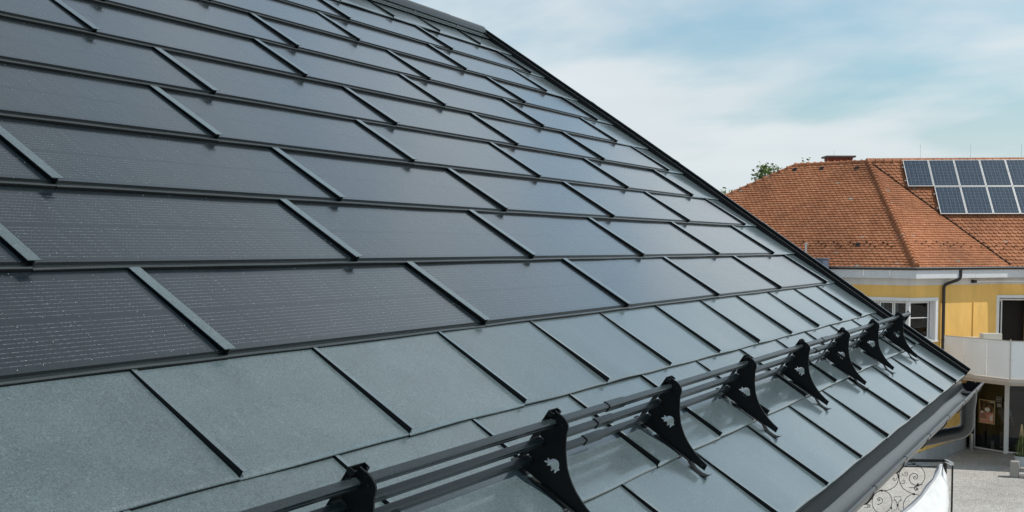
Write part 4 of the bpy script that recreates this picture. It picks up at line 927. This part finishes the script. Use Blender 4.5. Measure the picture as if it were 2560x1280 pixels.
# planter with obelisk
t = thing('planter', 'white round planter with bushy plant and bamboo obelisk outside the shop', 'planter', (30.80,1.70,0))
d = MB(); d.tube([(0,0,0),(0,0,.05),(0,0,.34),(0,0,.36)], .2, 28, rad=[.175,.185,.215,.22]); d2 = d; build(d, 'pot', M_POT, t, smooth=40)
d = MB(); d.tube([(0,0,.361),(0,0,.366)], .20, 24); build(d, 'soil', M_DARK, t)
for i in range(4):
    a = i*math.pi/2+.4; d = MB(); d.tube([(math.cos(a)*.13,math.sin(a)*.13,.36),(math.cos(a)*.012,math.sin(a)*.012,1.40)], .009, 6); build(d, 'bamboo_cane', M_WOOD, t)
d = MB(); d.tube([(0,0,1.33),(0,0,1.36)], .026, 8); build(d, 'cane_tie', M_WOOD, t)
lf = MB(); lr = random.Random(9)
def leafquad(mb, c, s_, rnd):
    n = Vector((rnd.gauss(0,1), rnd.gauss(0,1), rnd.gauss(0,1)+.6)).normalized(); a = n.orthogonal().normalized(); a.rotate(Matrix.Rotation(rnd.uniform(0,6.3), 3, n)); b_ = n.cross(a)
    mb.add([c-a*s_, c+b_*s_*.45+n*s_*.1, c+a*s_, c-b_*s_*.45+n*s_*.1], [(0,1,2,3)])
for i in range(620):
    z = .36+.66*lr.random()**1.3; rr_ = (.24*(1-(z-.36)/.75)+.03)*math.sqrt(lr.random()); a = lr.uniform(0,6.3); leafquad(lf, Vector((math.cos(a)*rr_, math.sin(a)*rr_, z)), .035, lr)
link('foliage', lf.mesh('foliage', M_LEAFD, fix=False), t)
# granite bench
t = thing('granite_bench', 'rough granite upright with stone bench slabs running out of the picture', 'bench', (28.85,1.75,0))
def rough(mb_, seed):
    me = mb_.mesh('granite', M_GRAN); bm = bmesh.new(); bm.from_mesh(me); bmesh.ops.bevel(bm, geom=list(bm.edges), offset=.02, segments=2, affect='EDGES'); bmesh.ops.subdivide_edges(bm, edges=list(bm.edges), cuts=2, use_grid_fill=True); rn = random.Random(seed)
    for v in bm.verts: v.co += Vector((rn.uniform(-1,1), rn.uniform(-1,1), rn.uniform(-1,1)))*.004
    bm.to_mesh(me); bm.free(); return me
d = MB(); d.box((-.13,-.13,0),(.17,.13,.50)); link('upright', rough(d, 1), t)
d = MB(); d.box((.0,-1.6,.22),(.30,-.14,.29)); link('seat_slab', rough(d, 2), t)
d = MB(); d.box((-.14,-1.6,.0),(.06,-.14,.10)); link('lower_slab', rough(d, 3), t)
# blue sheet-metal shaft
Msh = Matrix((dl, -NLo, Vector((0,0,1)))).transposed().to_4x4(); Msh.translation = K + dl*3.02 + NLo*.14; Msh.translation.z = 0
d = MB(); d.box((0,-.50,0),(.95,0,6.80)); d.box((-.03,-.53,6.80),(.98,.03,6.84)); o = build(d, 'ventilation_shaft', M_BLUE, M=Msh); tag(o, 'blue-grey sheet metal shaft rising beside the eave of the red tiled roof', 'shaft')

# wrought iron screen with scrollwork
pdir = Vector((5.009-5.212, 1.222-.847, 0)).normalized()          # runs to the left in the picture
Px = Vector((5.212,.847,0)); pn = Vector((pdir.y,-pdir.x,0)); pn = pn if pn.x < 0 else -pn
Mi = Matrix((pdir, -pn, Vector((0,0,1)))).transposed().to_4x4(); Mi.translation = Px
scr = thing('wrought_iron_screen', 'black wrought iron screen with scrollwork and square posts below the gutter', 'screen', M=Mi)
def cpx(x, y): return ((2355-(2160+x/7.11))/202, 0, 4.545-((1100+y/7.11)-1152)/202)
def iron(pts, r_, nm='scroll', n=6):
    d = MB(); d.tube(pts, r_, n); return build(d, nm, M_BLACK, scr, smooth=40)
def spiral(cx, cy, r0, r1, a0, turns, n=40):
    out_ = []
    for i in range(n+1):
        t_ = i/n; r_ = r0*(r1/r0)**t_; a = R(a0) + turns*2*math.pi*t_; out_.append(cpx(cx+r_*math.cos(a), cy+r_*math.sin(a)*1.0))
    return out_
def arc_(cx, cy, rx, ry, a0, a1, n=24): return [cpx(cx+rx*math.cos(R(a0+(a1-a0)*i/n)), cy+ry*math.sin(R(a0+(a1-a0)*i/n))) for i in range(n+1)]
WR = .0042
iron(arc_(850,650,236,212,-100,100), WR); iron(arc_(850,650,232,212,-98,-190), WR)
iron(spiral(905,672,150,10,72,1.9), WR); iron(spiral(740,602,70,8,190,-1.6) , WR*.8); iron(spiral(700,740,60,6,160,-1.3), WR*.8)
iron(spiral(940,880,62,6,-60,-1.7), WR*1.3); iron([cpx(960,800), cpx(1000,800), cpx(1045,806)], WR)
iron([cpx(618,660), cpx(640,780), cpx(690,870), cpx(770,930), cpx(895,978)], WR)
iron(arc_(878,383,45,45,0,360), WR*.9)
iron(arc_(345,700,262,216,-60,120), WR); iron(spiral(530,700,48,5,-20,1.5), WR*.8); iron([cpx(572,560), cpx(600,610), cpx(612,660)], WR)
iron(arc_(322,1120,180,205,0,-360), WR); iron(spiral(270,1080,90,8,110,-1.6), WR)
iron(arc_(900,1190,195,210,-90,-190), WR); iron(arc_(900,1190,195,210,-90,60), WR)
for sgn in (-1, 1):
    iron([cpx(603+sgn*0,1180), cpx(603+sgn*25,1110), cpx(603+sgn*60,1070), cpx(603+sgn*55,1020), cpx(603+sgn*25,1015), cpx(603+sgn*8,1040)], WR*.7)
    iron([cpx(603,1170), cpx(603+sgn*30,1110), cpx(603+sgn*65,1080), cpx(603+sgn*85,1100)], WR*.7)
    iron([cpx(603,1175), cpx(603+sgn*20,1260), cpx(603+sgn*100,1290), cpx(603+sgn*110,1220)], WR*.7)
for c_ in ((610,665),(880,432),(960,800),(895,978),(312,915),(148,998),(487,1225),(603,1175)):
    a = cpx(*c_); d = MB(); d.box((a[0]-.009,-.009,a[2]-.012),(a[0]+.009,.009,a[2]+.012)); build(d, 'collar', M_BLACK, scr)
iron(spiral(80,1180,45,6,40,1.4), WR*.8); iron([cpx(0,1220), cpx(40,1225), cpx(85,1212), cpx(120,1165)], WR*.8)
iron([cpx(150,960), cpx(150,1000), cpx(110,1020), cpx(70,1015)], WR*.8)
for yrep in (1,2,3,4):   # the same ornament repeats further down, hidden in the picture by the frame edge
    iron(arc_(322,1120+yrep*430,180,205,0,360), WR); iron(arc_(850,1200+yrep*430,195,210,0,360), WR)
a = cpx(820,308); d = MB(); d.box((-.02,-.02,4.530),(1.6,.02,4.565)); build(d, 'top_bar', M_BLACK, scr)
d = MB(); d.box((0,-.006,4.462),(1.6,.006,4.474)); build(d, 'thin_bar', M_BLACK, scr)
d = MB(); d.box((-.055,-.02,0),(-.02,.02,4.565)); d.box((1.6,-.02,0),(1.635,.02,4.565)); build(d, 'post', M_BLACK, scr)
d = MB(); d.box((-.055,-.24,4.530),(-.02,-.021,4.565)); build(d, 'arm', M_ALU, scr)
d = MB(); d.box((-.050,-.24,0),(-.032,-.222,4.53)); build(d, 'front_post', M_BLACK, scr)
# white sail slung from the arm
sa = MB(); L_ = [(2352,1160),(2345,1180),(2336,1197),(2322,1215),(2306,1237),(2286,1258),(2262,1278),(2235,1296),(2205,1318)]
R_ = [(2363,1160),(2366,1180),(2369,1197),(2371,1215),(2372,1237),(2372,1258),(2370,1278),(2367,1300),(2360,1325)]
def campt(x, y, D):
    v = Xc*((x-1280)/2822.64) + Yc*(-(y-750)/2822.64) + F; Fh = Vector((math.cos(yaw), math.sin(yaw), 0)); return camp + v*(D/v.dot(Fh))
SAIL = [[campt(l_[0]+(r_[0]-l_[0])*j/6, l_[1]+(r_[1]-l_[1])*j/6, 13.80-i*.15+.012*math.sin(j*.9+i*.5)+.40*j/6) for j in range(7)] for i, (l_, r_) in enumerate(zip(L_, R_))]
vv = [p for row in SAIL for p in row]; sa.add(vv, [(i*7+j, i*7+j+1, (i+1)*7+j+1, (i+1)*7+j) for i in range(8) for j in range(6)])
me = sa.mesh('sail', M_SAIL, smooth=True); o = link('sun_sail', me); sm = o.modifiers.new('solid', 'SOLIDIFY'); sm.thickness = .004
tag(o, 'white fabric sun sail slung from the top of the iron screen', 'sun sail')
hm = MB(); hv = []
for i, (l_, _) in enumerate(zip(L_, R_)):
    w_ = 3+5*abs(math.sin(i*1.7)); hv += [campt(l_[0]-w_, l_[1]-w_*.3, 13.90-i*.15), campt(l_[0]+1, l_[1]+.5, 13.79-i*.15)]
hm.add(hv, [(2*i,2*i+1,2*i+3,2*i+2) for i in range(8)]); h_ = link('hem', hm.mesh('hem', M_SAILG, smooth=True), o); h_.modifiers.new('solid','SOLIDIFY').thickness = .012

# ---------------------------------------------------------------- trees beyond the red roof
def tree(loc, h, r_, nleaf, label, seed, leafs=.16, lean=0.):
    rn = random.Random(seed); t = thing('leafy_tree', label, 'tree', loc, 'trees beyond the red roof')
    d = MB(); tips = []
    d.tube([(0,0,0),(.1,0,h*.3),(.15,.1,h*.6),(.1,.1,h*.82)], .2, 10, rad=[.24,.19,.13,.07])
    for i in range(16):
        z = h*rn.uniform(.45,.82); a = rn.uniform(0,6.3); ln_ = r_*rn.uniform(.5,1.); e = Vector((math.cos(a)*ln_, math.sin(a)*ln_, min(h, z+ln_*rn.uniform(.25,.9))))
        s_ = Vector((.12,.08,z)); mid = s_.lerp(e,.5)+Vector((0,0,.2)); d.tube([s_,mid,e], .04, 6, rad=[.07,.04,.015]); tips += [mid, e, s_.lerp(e,.8)]
    for i in range(8):
        a = rn.uniform(0,6.3); e = Vector((math.cos(a)*r_*.5*rn.random()+.1, math.sin(a)*r_*.5*rn.random()+.1, h*rn.uniform(.92,1.0))); d.tube([(.1,.1,h*.8), e], .03, 6, rad=[.05,.012]); tips += [e, Vector((.1,.1,h*.8)).lerp(e,.6)]
    build(d, 'trunk', M_BARK, t, smooth=40)
    l = MB(); cl_ = [tp+Vector((rn.gauss(0,.3),rn.gauss(0,.3),rn.gauss(0,.22))) for tp in tips for _ in range(3)]
    for i in range(nleaf):
        c = rn.choice(cl_); p = c+Vector((rn.gauss(0,.15),rn.gauss(0,.15),rn.gauss(0,.11))); leafquad(l, p, leafs*rn.uniform(.6,1.1), rn)
    link('crown', l.mesh('crown', M_LEAF, fix=False), t)
tree((49.6,15.5,0), 11.30, .9, 6500, 'tall leafy tree showing above the left hip of the red roof', 21, .11)
tree((50.5,13.9,0), 11.24, .5, 2600, 'tree top just clearing the ridge beside the left end of the red roof', 5, .11)
tree((58.2,21.0,0), 10.55, .8, 1500, 'distant tree top peeping out at the foot of the grey verge', 8, .13)
tree((53.8,18.4,0), 10.25, .6, 1200, 'small tree top behind the lower left hip of the red roof', 13, .12)
